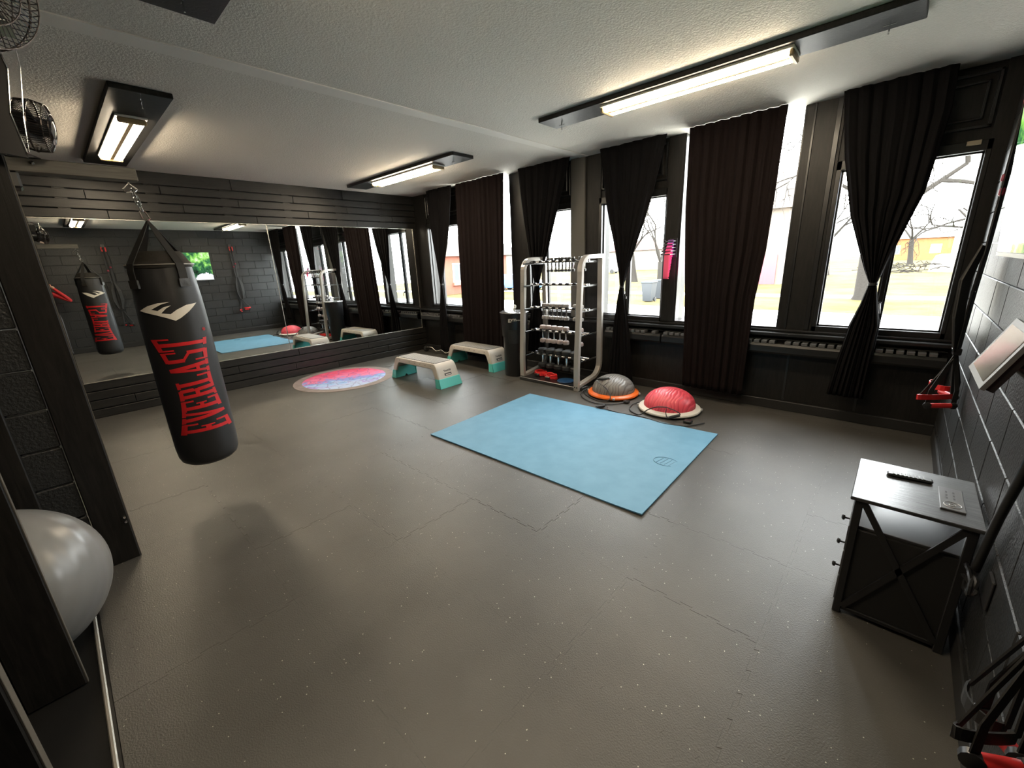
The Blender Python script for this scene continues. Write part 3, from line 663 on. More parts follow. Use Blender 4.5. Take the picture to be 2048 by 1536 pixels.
for i, c in enumerate('EVERLAST'):
    s0 = i * (lw + gap)
    for turn in (0, 192): wrap('letter', [[(s0 + (.5 + (u - .5) * 1.06) * lw, v) for u, v in p_] for p_ in G_[c]], RED, lambda a, b_: onword(a, b_, turn), 4)
text('trademark', '®', .03, RED, body, basis((0, 0, 1), (math.sin(math.radians(40)), -math.cos(math.radians(40)), 0), onbag(40, 1.30)))

# ================================================================== WALL FANS
def fan(c, nrm, r, lab, base):
    c = Vector(c); nrm = Vector(nrm).normalized(); a = nrm.orthogonal().normalized(); b_ = nrm.cross(a)
    t = thing('wall_fan', lab, 'fan', base)
    P = lambda rr, th, d: c + (a * math.cos(th) + b_ * math.sin(th)) * rr + nrm * d
    rings = MB()
    for d, k in ((.0, 1.0), (.05, .93), (-.05, .93), (.065, .6), (-.07, .6), (.068, .3)):
        rings.tube([P(r * k, 2 * PI * i / 36, d) for i in range(36)], .004 if k == 1 else .0022, 5, True)
    for i in range(64):
        th = 2 * PI * i / 64
        rings.tube([P(.045, th, .07), P(r * .6, th, .065), P(r * .93, th, .05), P(r, th, 0), P(r * .93, th, -.05), P(r * .6, th, -.07), P(.05, th, -.08)], .0016, 4)
    rings.build('cage', mat('fan_cage', (.10, .085, .08), .25, .9), t)
    for k in range(3):
        m_ = MB(); vs = []; N = 6
        for i in range(N + 1):
            rr = .04 + (r * .86 - .04) * i / N; w0 = .35 + .35 * math.sin(PI * i / N * .8)
            for s_ in (-1, 1): vs += [P(rr, 2 * PI * k / 3 + s_ * w0, s_ * .022), P(rr, 2 * PI * k / 3 + s_ * w0, s_ * .022 + .003)]
        fs = []
        for i in range(N): o = i * 4; fs += [(o, o + 2, o + 6, o + 4), (o + 1, o + 5, o + 7, o + 3), (o, o + 4, o + 5, o + 1), (o + 2, o + 3, o + 7, o + 6)]
        m_.add(vs, fs + [(0, 1, 3, 2), (N * 4, N * 4 + 2, N * 4 + 3, N * 4 + 1)]); m_.build('blade', STEEL, t)
    m_ = MB().tube([P(0, 0, .075), P(0, 0, .07), P(0, 0, .0), P(0, 0, -.06), P(0, 0, -.14), P(0, 0, -.15)], [.01, .04, .045, .06, .055, .03], 16); m_.build('motor', BLKPL, t, True)
    MB().tube([P(0, 0, -.12), (c + nrm * -.14).lerp(Vector(base), .5) + Vector((0, 0, -.03)), Vector(base)], .016, 8).build('bracket', CHROME, t, True)
    return t
fan((3.69, -4.893, 2.405), (.22, .95, -.15), .118, 'small wall fan seen edge-on above the beam end', (3.80, -5.10, 2.50))
fan((4.78, -5.005, 2.56), (.75, .55, -.20), .19, 'large wall fan cut off by the top left corner', (4.765, -5.31, 2.55))
t = thing('fan_bracket', 'chrome-edged black bracket plate left of the small fan', 'bracket', (4.0, -5.1, 2.2))
MB().prism([(-5.30, 2.62), (-4.937, 2.62), (-4.93, 2.56), (-4.965, 2.38), (-4.955, 2.20), (-5.02, 2.21), (-5.30, 2.18)], 3.95, 3.98, 'yz').build('plate', BLKPL, t)
MB().tube([(3.985, -4.937, 2.62), (3.985, -4.93, 2.56), (3.985, -4.967, 2.38), (3.985, -4.955, 2.22)], .003, 6).build('plate_edge', CHROME, t)
MB().tube([(4.0, -4.885, 2.66), (4.0, -4.89, 2.57), (4.0, -4.93, 2.37), (4.0, -4.95, 2.22)], .003, 6).build('pull_rod', CHROME, t)

# ================================================================== MATS
t = thing('exercise_mat', 'large blue rectangular exercise mat in the middle of the floor', 'mat', (4.9, -1.95, 0))
cs = [(3.795, -2.775), (6.045, -2.748), (6.01, -1.105), (3.745, -1.16)]
vs = []; N = 24
for k, z in ((0, .001), (1, .010)):
    for i in range(N + 1):
        for j in range(N + 1):
            u, v = i / N, j / N
            x = (cs[0][0] * (1 - u) + cs[1][0] * u) * (1 - v) + (cs[3][0] * (1 - u) + cs[2][0] * u) * v
            y = (cs[0][1] * (1 - u) + cs[1][1] * u) * (1 - v) + (cs[3][1] * (1 - u) + cs[2][1] * u) * v
            lift = .006 * max(0, 1 - v * 12) * (.6 + .4 * math.sin(6 * u)) + .005 * max(0, (u - .93) / .07)
            vs.append((x, y, z + lift))
C = N + 1; O = C * C; fs = []
for i in range(N):
    for j in range(N):
        a = i * C + j; fs += [(a, a + 1, a + C + 1, a + C), (O + a, O + a + C, O + a + C + 1, O + a + 1)]
for i in range(N):
    a = i; fs += [(a, O + a, O + a + 1, a + 1), (N * C + a, N * C + a + 1, O + N * C + a + 1, O + N * C + a)]
    a = i * C; fs += [(a, a + C, O + a + C, O + a), (a + N, O + a + N, O + a + C + N, a + C + N)]
MB().add(vs, fs).build('mat_sheet', BLUE, t, True)
BLUE2 = mat('blue_mat_emboss', (.09, .25, .39), .5)
em = MB().tube([(5.86 + .10 * math.cos(a), -1.93 + .075 * math.sin(a), .0106) for a in [math.radians(40 + i * 18) for i in range(16)]], .004, 6)
for k in range(4): em.tube([(5.80 + .035 * k, -1.98, .0106), (5.82 + .035 * k, -1.88 + .01 * (k % 2), .0106)], .0035, 6)
em.build('embossed_logo', BLUE2, t, True)

rc = (.84, -2.215)
t = thing('round_mat', 'round yoga mat printed pink and blue, by the mirror wall', 'mat', (rc[0], rc[1], 0))
MB().lathe([(0.0, .0005), (.735, .0005), (.74, .003), (.735, .006), (.0, .006)], (rc[0], rc[1], 0), 72).build('mat_sheet', mat('mauve_grey_mat', (.23, .19, .18), .6, var=(9, (.30, .25, .24), 1)), t)
MB().lathe([(0.0, .0062), (.612, .0062), (.614, .0075), (.0, .0075)], (rc[0], rc[1], 0), 72).build('printed_disc', matprint(), t)

# ================================================================== STEPS
def step(cx, cy, rz, lab, txt):
    t = thing('exercise_step', lab, 'step', (0, 0, 0))
    Lh, wh, ht = .595, .195, .335; zl = .125
    def side(z): return Lh - (z / ht) * .115       # outer slope
    def wside(z): return wh - (z / ht) * .022
    # body: arch profile with rounded shoulders
    out = [(side(zl), zl), (side(.24), .24)] + [(side(.24) - .06 * (1 - math.cos(a)) - .02 * math.sin(a), .24 + (ht - .24) * math.sin(a)) for a in [PI / 2 * i / 6 for i in range(1, 7)]]
    inn = [(.385, ht - .075), (.405, ht - .085), (.425, ht - .11), (.47, zl)]
    half = out + []
    poly = [(x, z) for x, z in out] + [(-x, z) for x, z in reversed(out)] + [(-x, z) for x, z in reversed(inn)] + [(x, z) for x, z in inn]
    # two long side walls and a deck
    for s_ in (-1, 1):
        m_ = MB().prism(poly, s_ * wh, s_ * (wh - .03), 'xz')
        m_.v = [(x, (abs(y) - (z / ht) * .022) * (1 if y > 0 else -1), z) for x, y, z in m_.v]
        o = m_.build('side_wall', STEPW, t); md = o.modifiers.new('b', 'BEVEL'); md.width = .009; md.segments = 3; md.limit_method = 'ANGLE'
        for q in o.data.polygons: q.use_smooth = True
    deck = MB(); n = len(out); vs = []
    for x, z in out + [(-x, z) for x, z in reversed(out)]:
        yw = wh - (z / ht) * .022 - .012
        vs += [(x, -yw, z), (x, yw, z), (x * .96, yw, z - .012), (x * .96, -yw, z - .012)]
    fs = []
    for i in range(2 * n - 1):
        for k in range(4): fs.append((i * 4 + k, i * 4 + (k + 1) % 4, i * 4 + 4 + (k + 1) % 4, i * 4 + 4 + k))
    deck.add(vs, fs + [(0, 1, 2, 3), tuple((2 * n - 1) * 4 + k for k in (3, 2, 1, 0))]).build('deck', STEPW, t, True)
    # aqua legs: open boxes
    for s_ in (-1, 1):
        m_ = MB(); x1, x0 = side(0) + .004, side(zl) + .004
        y1, y0 = wh + .004, wside(zl) + .004; xi = .475
        def pan(p): m_.add(p + [tuple(Vector(q) + Vector(nn)) for q, nn in zip(p, [dn] * 4)], [(0, 1, 2, 3), (7, 6, 5, 4), (0, 4, 5, 1), (1, 5, 6, 2), (2, 6, 7, 3), (3, 7, 4, 0)])
        dn = (-s_ * .016, 0, 0); pan([(s_ * x1, -y1, 0), (s_ * x1, y1, 0), (s_ * x0, y0, zl + .004), (s_ * x0, -y0, zl + .004)])
        dn = (0, .014, 0); pan([(s_ * x1, -y1, 0), (s_ * (xi + .01), -y1, 0), (s_ * xi, -y0, zl + .004), (s_ * x0, -y0, zl + .004)])
        dn = (0, -.014, 0); pan([(s_ * x1, y1, 0), (s_ * (xi + .01), y1, 0), (s_ * xi, y0, zl + .004), (s_ * x0, y0, zl + .004)])
        o = m_.build('leg', AQUA, t); md = o.modifiers.new('b', 'BEVEL'); md.width = .005; md.segments = 2
        # inner reinforcing panel with triangular hole
        m_ = MB().prism([(-y1 + .016, .004), (-.03, .004), (0, .04), (.03, .004), (y1 - .016, .004), (y0 - .02, .17), (-y0 + .02, .17)], s_ * .488, s_ * .498, 'yz'); m_.build('inner_panel', AQUA, t)
    # pad with ridges
    MB().cbox((-.44, -.145, ht - .002), (.44, .145, ht + .004), .003).build('pad', STEPD, t)
    ridges = MB()
    for i in range(22):
        x = -.42 + i * .84 / 21
        ridges.add([(x - .006, -.14, ht + .004), (x + .006, -.14, ht + .004), (x + .006, .14, ht + .004), (x - .006, .14, ht + .004), (x - .003, -.14, ht + .009), (x + .003, -.14, ht + .009), (x + .003, .14, ht + .009), (x - .003, .14, ht + .009)], [(4, 5, 6, 7), (0, 1, 5, 4), (1, 2, 6, 5), (2, 3, 7, 6), (3, 0, 4, 7)])
    o = ridges.build('pad_ridges', mat('pad_ridge', (.50, .49, .47), .5), t); o['kind'] = 'stuff'
    # end handles and lettering
    for s_ in (-1, 1):
        nz = Vector((s_ * ht, 0, .115)).normalized(); up = Vector((-s_ * .115, 0, ht)).normalized(); yv = Vector((0, s_, 0))
        c = Vector((s_ * side(.175), 0, .175)) + nz * .001
        def pq(u, v, d): return c + yv * u + up * v + nz * d
        m_ = MB(); pts = [(-.06, -.018), (.06, -.018), (.06, .018), (-.06, .018)]
        m_.add([pq(u, v, .001) for u, v in pts] + [pq(u, v, -.006) for u, v in pts], [(0, 1, 2, 3), (7, 6, 5, 4), (0, 4, 5, 1), (1, 5, 6, 2), (2, 6, 7, 3), (3, 7, 4, 0)]); m_.build('handle_slot', STEPD, t)
        pts = [(-.04, -.010), (.045, -.010), (.045, .002), (-.04, .002)]
        m_ = MB().add([pq(u, v, .005) for u, v in pts] + [pq(u, v, .0) for u, v in pts], [(0, 1, 2, 3), (7, 6, 5, 4), (0, 4, 5, 1), (1, 5, 6, 2), (2, 6, 7, 3), (3, 7, 4, 0)]); m_.build('handle_grip', WHITEPL, t)
        text('lettering', txt, .042, BLKPL, t, basis(yv, up, pq(0, .052, .001)))
    for x in (-.36, -.12, .02, .14, .26, .38):
        for s_ in (-1, 1): MB().lathe([(0.0, s_ * .003), (.006, s_ * .002), (.006, -s_ * .003)], (x, s_ * (wh - .019), ht - .035), 8, 'y').build('rivet', STEPD, t)
    t.location = (cx, cy, 0); t.rotation_euler = (0, 0, rz)
step(2.015, -1.53, .02, 'grey and aqua exercise step in front, by the round mat', 'Yes4All')
step(1.99, -.445, -.02, 'grey and aqua exercise step behind, against the curtain', 'Yes4All')

# curl bar in the corner
t = thing('curl_bar', 'chrome curl bar lying in the corner behind the steps', 'bar', (.5, -.14, 0))
P_ = [(-.0 + .10, .075), (.19, .072), (.34, .078), (.50, .022), (.64, .062), (.79, .018), (.94, .066), (1.05, .03), (1.2, .07), (1.28, .07)]
MB().tube([(x + .10, -.21 - .03 * (i % 2), z + .022) for i, (x, z) in enumerate(P_)], .014, 10).build('shaft', mat('bar_chrome', (.8, .75, .7), .2, 1), t, True)
MB().lathe([(.014, -.02), (.045, -.02), (.06, -.01), (.06, .01), (.045, .02), (.014, .02)], (.25, -.215, .061), 20, 'x').build('end_collar', BLKRUB, t, True)

# ================================================================== WIPE DISPENSER
t = thing('wipe_dispenser', 'tall black round wipe dispenser bin left of the dumbbell rack', 'bin', (2.92, -.50, 0))
MB().lathe([(.10, .0), (.165, .0), (.170, .012), (.172, .58), (.186, .60), (.200, .90), (.202, .935), (.10, .935)], (2.92, -.50, 0), 36).build('bin_body', mat('dispenser_black', (.012, .012, .013), .35), t, True)
MB().lathe([(.0, .936), (.21, .936), (.215, .942), (.20, .952), (.12, .960), (.05, .962), (0.0, .962)], (2.92, -.50, 0), 36).build('lid', mat('brushed_lid', (.75, .76, .78), .2, .9), t, True)
def cy_(th, z, r): a = math.radians(th); return (2.92 + r * math.cos(a), -.50 + r * math.sin(a), z)
vs = []; fs = []
for i in range(9):
    th = -78 + i * 7; vs += [cy_(th, .50, .177), cy_(th, .70, .196), cy_(th, .70, .18), cy_(th, .50, .165)]
for i in range(8):
    for k in range(4): fs.append((i * 4 + k, i * 4 + (k + 1) % 4, i * 4 + 4 + (k + 1) % 4, i * 4 + 4 + k))
MB().add(vs, fs + [(3, 2, 1, 0), (32, 33, 34, 35)]).build('door_flap', BLKRUB, t)
a = math.radians(-52)
text('lettering', 'gym', .075, WHITEP, t, basis((-math.sin(a), math.cos(a), 0), (0, 0, 1), cy_(-56, .855, .204)), .002)
text('lettering', 'wipes', .026, WHITEP, t, basis((-math.sin(a), math.cos(a), 0), (0, 0, 1), cy_(-30, .845, .206)), .002)
MB().tube([(2.93, -.5, .955), (2.925, -.505, .985), (2.945, -.5, 1.005), (2.93, -.49, 1.03), (2.94, -.5, 1.045)], [.012, .02, .016, .024, .008], 7).build('wipe', mat('white_tissue', (.85, .85, .83), .8), t, True)

# ================================================================== DUMBBELL RACK
rk = thing('dumbbell_rack', 'silver framed upright dumbbell rack with five tiers', 'rack', (3.7, -.42, 0))
def frame(xc, yo):
    path = [Vector(p) for p in ([(0, -.70, .0), (0, -.70, .3), (0, -.655, 1.0), (0, -.625, 1.44)] + [(0, -.465 - .16 * math.cos(a), 1.50 + .17 * math.sin(a)) for a in [PI / 2 * i / 8 for i in range(0, 9)]] + [(0, -.14, 1.675)])]
    back = [Vector(p) for p in ([(0, -.16, 1.665), (0, -.155, 1.0), (0, -.155, .38)] + [(0, -.345 + .19 * math.cos(a), .30 - .20 * math.sin(a)) for a in [PI / 2 * i / 8 for i in range(0, 9)]] + [(0, -.69, .055)])]
    def ribbon(pts, wx, th):
        m_ = MB(); vs = []; N = len(pts)
        for i, p in enumerate(pts):
            tt = (pts[min(i + 1, N - 1)] - pts[max(i - 1, 0)]).normalized(); nn = Vector((0, -tt.z, tt.y))
            for sx, sn in ((-1, -1), (1, -1), (1, 1), (-1, 1)): vs.append((xc + sx * wx / 2, p.y + nn.y * sn * th / 2 + yo, max(.0, p.z + nn.z * sn * th / 2)))
        fs = []
        for i in range(N - 1):
            for k in range(4): fs.append((i * 4 + k, i * 4 + (k + 1) % 4, i * 4 + 4 + (k + 1) % 4, i * 4 + 4 + k))
        return m_.add(vs, fs + [(3, 2, 1, 0), tuple((N - 1) * 4 + k for k in range(4))])
    for nm, pts, th in (('front_upright', path, .05), ('back_upright', back, .048)):
        o = ribbon(pts, .07, th).build(nm, RACKM, rk); md = o.modifiers.new('b', 'BEVEL'); md.width = .006; md.segments = 2; md.limit_method = 'ANGLE'; md.angle_limit = .9
    for sx in (-.016, .016): MB().lathe([(0.0, -.008), (.008, -.006), (.009, .002)], (xc + sx, -.726 + yo, .05), 10, 'y').build('bolt', BLKPL, rk)
XL, XR = 3.195, 4.155
frame(XL, .045); frame(XR, 0.0)
text('lettering', 'Life Fitness', .055, STEPG, rk, basis((0, -.06, 1), (-1, 0, 0), (XL, -.635 + .045 - .028, 1.24)), .001)
TIERS = [(1.625, .05), (1.33, .05), (1.015, .07), (.70, .085), (.36, .10)]
for z, sp in TIERS:
    yc = -.42
    for s_ in (-1, 1): MB().tube([(XL + .02, yc + s_ * sp / 2, z), (XR - .02, yc + s_ * sp / 2, z)], .015, 10).build('rail', RAIL, rk, True)
    for xx in (XL + .037, XR - .037):
        MB().cbox((xx - .006, -.62, z - .025), (xx + .006, -.14, z - .003), .002).build('tier_bracket', STEEL, rk)
    for k in range(8):
        xx = XL + .10 + k * (XR - XL - .2) / 7
        MB().prism([(xx - .026, z - .006), (xx - .024, z + .012), (xx - .012, z + .024), (xx + .012, z + .024), (xx + .024, z + .012), (xx + .026, z - .006)], yc - sp / 2 - .022, yc - sp / 2 + .010, 'xz').build('saddle', BLKPL, rk)
MB().cbox((XL - .02, -.70, .03), (XR + .02, -.20, .048), .004).build('base_shelf', BLKPL, rk)
MB().cbox((XL - .02, -.715, .0), (XR + .02, -.67, .05), .004).cbox((XR - .03, -.66, 0), (XR + .03, -.16, .03), .004).build('base_frame', STEEL, rk)

def dumbbell(kind, rh, hh, L, rg, hm, gm, hexa):
    t = thing('dumbbell', '', 'dumbbell', (0, 0, 0)); n = 6 if hexa else 20
    for z0 in (0.0, -L):   # head: upper one sits above z=0, lower one below -L
        s0, s1 = (z0, z0 + hh) if z0 == 0 else (z0 - hh, z0)
        MB().lathe([(rh * .8, s0), (rh, s0 + hh * .2), (rh, s1 - hh * .2), (rh * .8, s1)], (0, 0, 0), n).build('head', hm, t, not hexa)
    MB().lathe([(rg, -L), (rg * 1.25, -L * .5), (rg, 0)], (0, 0, 0), 10).build('handle', gm, t, True)
    return t
ORD = ['leftmost', 'second from the left', 'third from the left', 'fourth from the left', 'fifth from the left', 'sixth from the left', 'seventh from the left', 'eighth from the left', 'ninth from the left', 'rightmost']
def row(proto, xs_, z, desc, grp, ys_=None, mats=None):
    for i, x in enumerate(xs_):
        lab = desc + ', ' + ('rightmost' if i == len(xs_) - 1 else ORD[i])
        y = -.42 if ys_ is None else ys_[i]
        if i == 0: proto.location = (x, y, z); proto['label'] = lab; proto['group'] = grp; d = proto
        else: d = copy_tree(proto, (x, y, z), lab, grp, random.uniform(-.4, .4))
row(dumbbell('a', .024, .034, .115, .011, STEEL, CHROME, False), [3.505, 3.565, 3.63, 3.685, 3.74, 3.795, 3.85, 3.905, 4.02, 4.075], 1.645, 'tiny chrome dumbbell on the top tier', 'chrome dumbbells on the top tier')
row(dumbbell('b', .038, .045, .125, .010, DBG, CHROME, True), [3.42, 3.495, 3.57, 3.645, 3.72, 3.80, 3.945, 4.03], 1.030, 'small grey dumbbell on the third tier', 'small grey dumbbells on the third tier')
row(dumbbell('c', .046, .055, .135, .012, DBC, CHROME, True), [3.39, 3.49, 3.59, 3.69, 3.79, 4.02], .716, 'grey six-sided dumbbell on the fourth tier', 'grey dumbbells on the fourth tier')
row(dumbbell('d', .070, .064, .15, .016, BLKRUB, CHROME, False), [3.38, 3.52, 3.66, 3.80, 3.94], .376, 'black round dumbbell at the front of the lowest tier', 'black dumbbells at the front of the lowest tier', [-.42] * 5)
row(dumbbell('e', .05, .05, .12, .012, BLKRUB, STEEL, False), [3.45, 3.59, 3.73, 3.87], .376, 'black round dumbbell at the back of the lowest tier', 'black dumbbells at the back of the lowest tier', [-.29] * 4)
# things on the base shelf
def coil(c, r, lab):
    t = thing('jump_rope', lab, 'rope', c); m_ = MB(); n = 90; pts = []
    for i in range(n + 1):
        a = 2 * PI * i / 18; rr = r * (1 - .12 * math.sin(i * .7)); pts.append((c[0] + rr * math.cos(a), c[1] + rr * .8 * math.sin(a), c[2] + .012 + .05 * i / n + .008 * math.sin(i * 1.3)))
    m_.tube(pts, .011, 6).build('coil', REDP, t, True)
    MB().cbox((c[0] - .03, c[1] - r * .8 - .025, c[2] + .004), (c[0] + .045, c[1] - r * .8 + .012, c[2] + .05), .006).build('strap_wrap', BLKPL, t)
coil((3.40, -.50, .05), .10, 'red coiled exercise rope at the left of the rack base')
coil((3.63, -.56, .05), .095, 'red coiled exercise rope at the front middle of the rack base')
t = thing('balance_disc', 'blue flat disc lying at the right of the rack base', 'disc', (3.88, -.56, .05))
MB().lathe([(0, .0), (.10, .0), (.115, .01), (.11, .022), (.05, .03), (0, .03)], (3.88, -.56, .0485), 28).build('disc', mat('deep_blue_rubber', (.015, .06, .15), .4), t, True)

# ================================================================== BALANCE TRAINERS
def trainer(c, R, dome, rim, lab):
    t = thing('balance_trainer', lab, 'balance trainer', (c[0], c[1], 0)); rd = R * .83
    MB().lathe([(0, .004), (R * .9, .004), (R * .96, .012), (R, .028), (R * .985, .042), (R * .93, .050), (R * .90, .056), (rd - .006, .06), (0, .058)], (c[0], c[1], 0), 64).build('base', rim, t, True)
    MB().lathe([(rd * math.cos(a) * (1.0), .056 + .195 * math.sin(a) ** .92) for a in [PI / 2 * i / 18 for i in range(18)]] + [(0, .251)], (c[0], c[1], 0), 64).build('dome', dome, t, True)
    for a in (200, 20, 300):
        a = math.radians(a); MB().cbox((c[0] + R * math.cos(a) - .015, c[1] + R * math.sin(a) - .012, .02), (c[0] + R * math.cos(a) + .015, c[1] + R * math.sin(a) + .012, .045), .005).build('anchor_ring', SILVER, t)
    return t
trainer((4.60, -.55), .312, DOMEG, ORANGE, 'half-ball balance trainer with grey dome and orange rim')
trainer((5.375, -.70), .325, DOMER, WHITEPL, 'half-ball balance trainer with red dome and white rim')
def handle(mbs, p, ax, side, L=.11, H_=.11):
    """triangular handle: grip tube along ax at p, webbing to apex p+side*H_"""
    p = Vector(p); ax = Vector(ax).normalized(); side = Vector(side).normalized(); t = mbs
    MB().tube([p - ax * L / 2, p - ax * L / 4, p + ax * L / 4, p + ax * L / 2], [.015, .017, .017, .015], 10).build('grip', BLKRUB, t, True)
    ap = p + side * H_
    MB().tube([p - ax * (L / 2 + .004), p - ax * (L / 2 + .012) + side * .02, p - ax * L * .4 + side * H_ * .55, ap, p + ax * L * .4 + side * H_ * .55, p + ax * (L / 2 + .012) + side * .02, p + ax * (L / 2 + .004)], .005, 6).build('webbing_loop', BLKPL, t, True)
    return ap
def smoothp(pts, n=5):
    pts = [Vector(p) for p in pts]; out = []
    for i in range(len(pts) - 1):
        p0 = pts[max(i - 1, 0)]; p1 = pts[i]; p2 = pts[i + 1]; p3 = pts[min(i + 2, len(pts) - 1)]
        for k in range(n):
            u = k / n; out.append(.5 * ((2 * p1) + (-p0 + p2) * u + (2 * p0 - 5 * p1 + 4 * p2 - p3) * u * u + (-p0 + 3 * p1 - 3 * p2 + p3) * u ** 3))
    out.append(pts[-1]); return out
t = thing('resistance_tube', 'black resistance tube with handles draped over the grey balance trainer', 'resistance tube', (4.6, -.86, 0))
ap = handle(t, (4.545, -.70, .225), (.9, .42, .1), (.45, -.75, -.50), .14, .12)
MB().tube(smoothp([ap, (4.66, -.80, .13), (4.72, -.835, .07), (4.72, -.87, .03), (4.62, -.905, .012), (4.45, -.85, .010), (4.32, -.76, .010), (4.25, -.66, .02)]), .006, 8).build('tube', BLKRUB, t, True)
MB().tube(smoothp([(4.25, -.66, .03), (4.30, -.82, .010), (4.45, -.95, .010), (4.65, -1.0, .010), (4.82, -.90, .010), (4.90, -.74, .012)]), .006, 8).build('tube', BLKRUB, t, True)
handle(t, (4.22, -.62, .035), (.35, .9, .1), (.5, -.6, -.1), .10, .07)
MB().cbox((4.86, -.80, .002), (4.93, -.74, .03), .008).build('clip', BLKPL, t)
t = thing('resistance_tube', 'black resistance tube with handles lying around the red balance trainer', 'resistance tube', (5.2, -1.0, 0))
ap = handle(t, (4.74, -1.09, .02), (.45, .9, 0), (.93, -.35, 0), .11, .13)
MB().tube(smoothp([ap, (5.0, -1.13, .010), (5.25, -1.10, .010), (5.5, -1.14, .010), (5.70, -1.08, .010), (5.82, -.90, .012)]), .006, 8).build('tube', BLKRUB, t, True)
ap = handle(t, (5.56, -1.02, .06), (.85, .30, .35), (-.75, .1, .65), .11, .12)
MB().tube(smoothp([ap, (5.36, -1.00, .115), (5.27, -1.02, .07), (5.20, -1.06, .012), (5.05, -.98, .010), (4.99, -.82, .010), (5.02, -.70, .02)]), .006, 8).build('tube', BLKRUB, t, True)
MB().cbox((5.64, -1.0, .002), (5.72, -.93, .032), .008).build('clip', BLKPL, t)

# ================================================================== LOOP BANDS ON THE POST
t = thing('band_rack', 'small black peg rack on the post holding loop bands', 'rack', (5.03, -.02, 1.65))
MB().cbox((4.985, -.03, 1.62), (5.075, -.015, 1.83), .003).build('back_plate', BLKPL, t)
for i in range(5):
    z = 1.80 - i * .036
    MB().tube([(4.995, -.03, z), (4.975, -.06 - .012 * i, z), (4.972, -.10 - .02 * i, z - .002)], .005, 6).tube([(5.06, -.03, z), (5.06, -.10 - .02 * i, z - .002), (4.972, -.10 - .02 * i, z - .002)], .004, 6).build('peg', STEEL, t, True)
    MB().lathe([(0.0, -.008), (.011, -.006), (.011, .006), (0.0, .008)], (4.965, -.105 - .02 * i, z), 10, 'x').build('knob', BLKPL, t, True)
names = ['coral pink', 'pink', 'deep pink', 'magenta', 'violet']
for i in range(5):
    k = 4 - i; z = 1.80 - i * .036 + .004; y = -.078 - .02 * i; c = PINK[k]
    L_ = .13 + .036 * i; zb = z - L_
    m_ = MB(); x0, x1 = 4.992, 5.052
    m_.strap(smoothp([(5.022, y + .012, zb + .02), (5.022, y + .012, z - .02), (5.022, y + .006, z + .004), (5.022, y - .008, z + .006), (5.022, y - .016, z - .02), (5.025 + .004 * math.sin(i), y - .018, (z + zb) / 2), (5.022, y - .015, zb + .03), (5.02, y - .004, zb), (5.022, y + .010, zb + .01)], 4), .056, (1, .12, 0), .0015)
    o = m_.build('loop_band', c, None, False, (5.02, y, zb)); tag(o, names[k] + ' loop band hanging on the post, ' + ['foremost', 'second from the front', 'third from the front', 'fourth from the front', 'hindmost'][k], 'loop band', 'loop bands on the post')

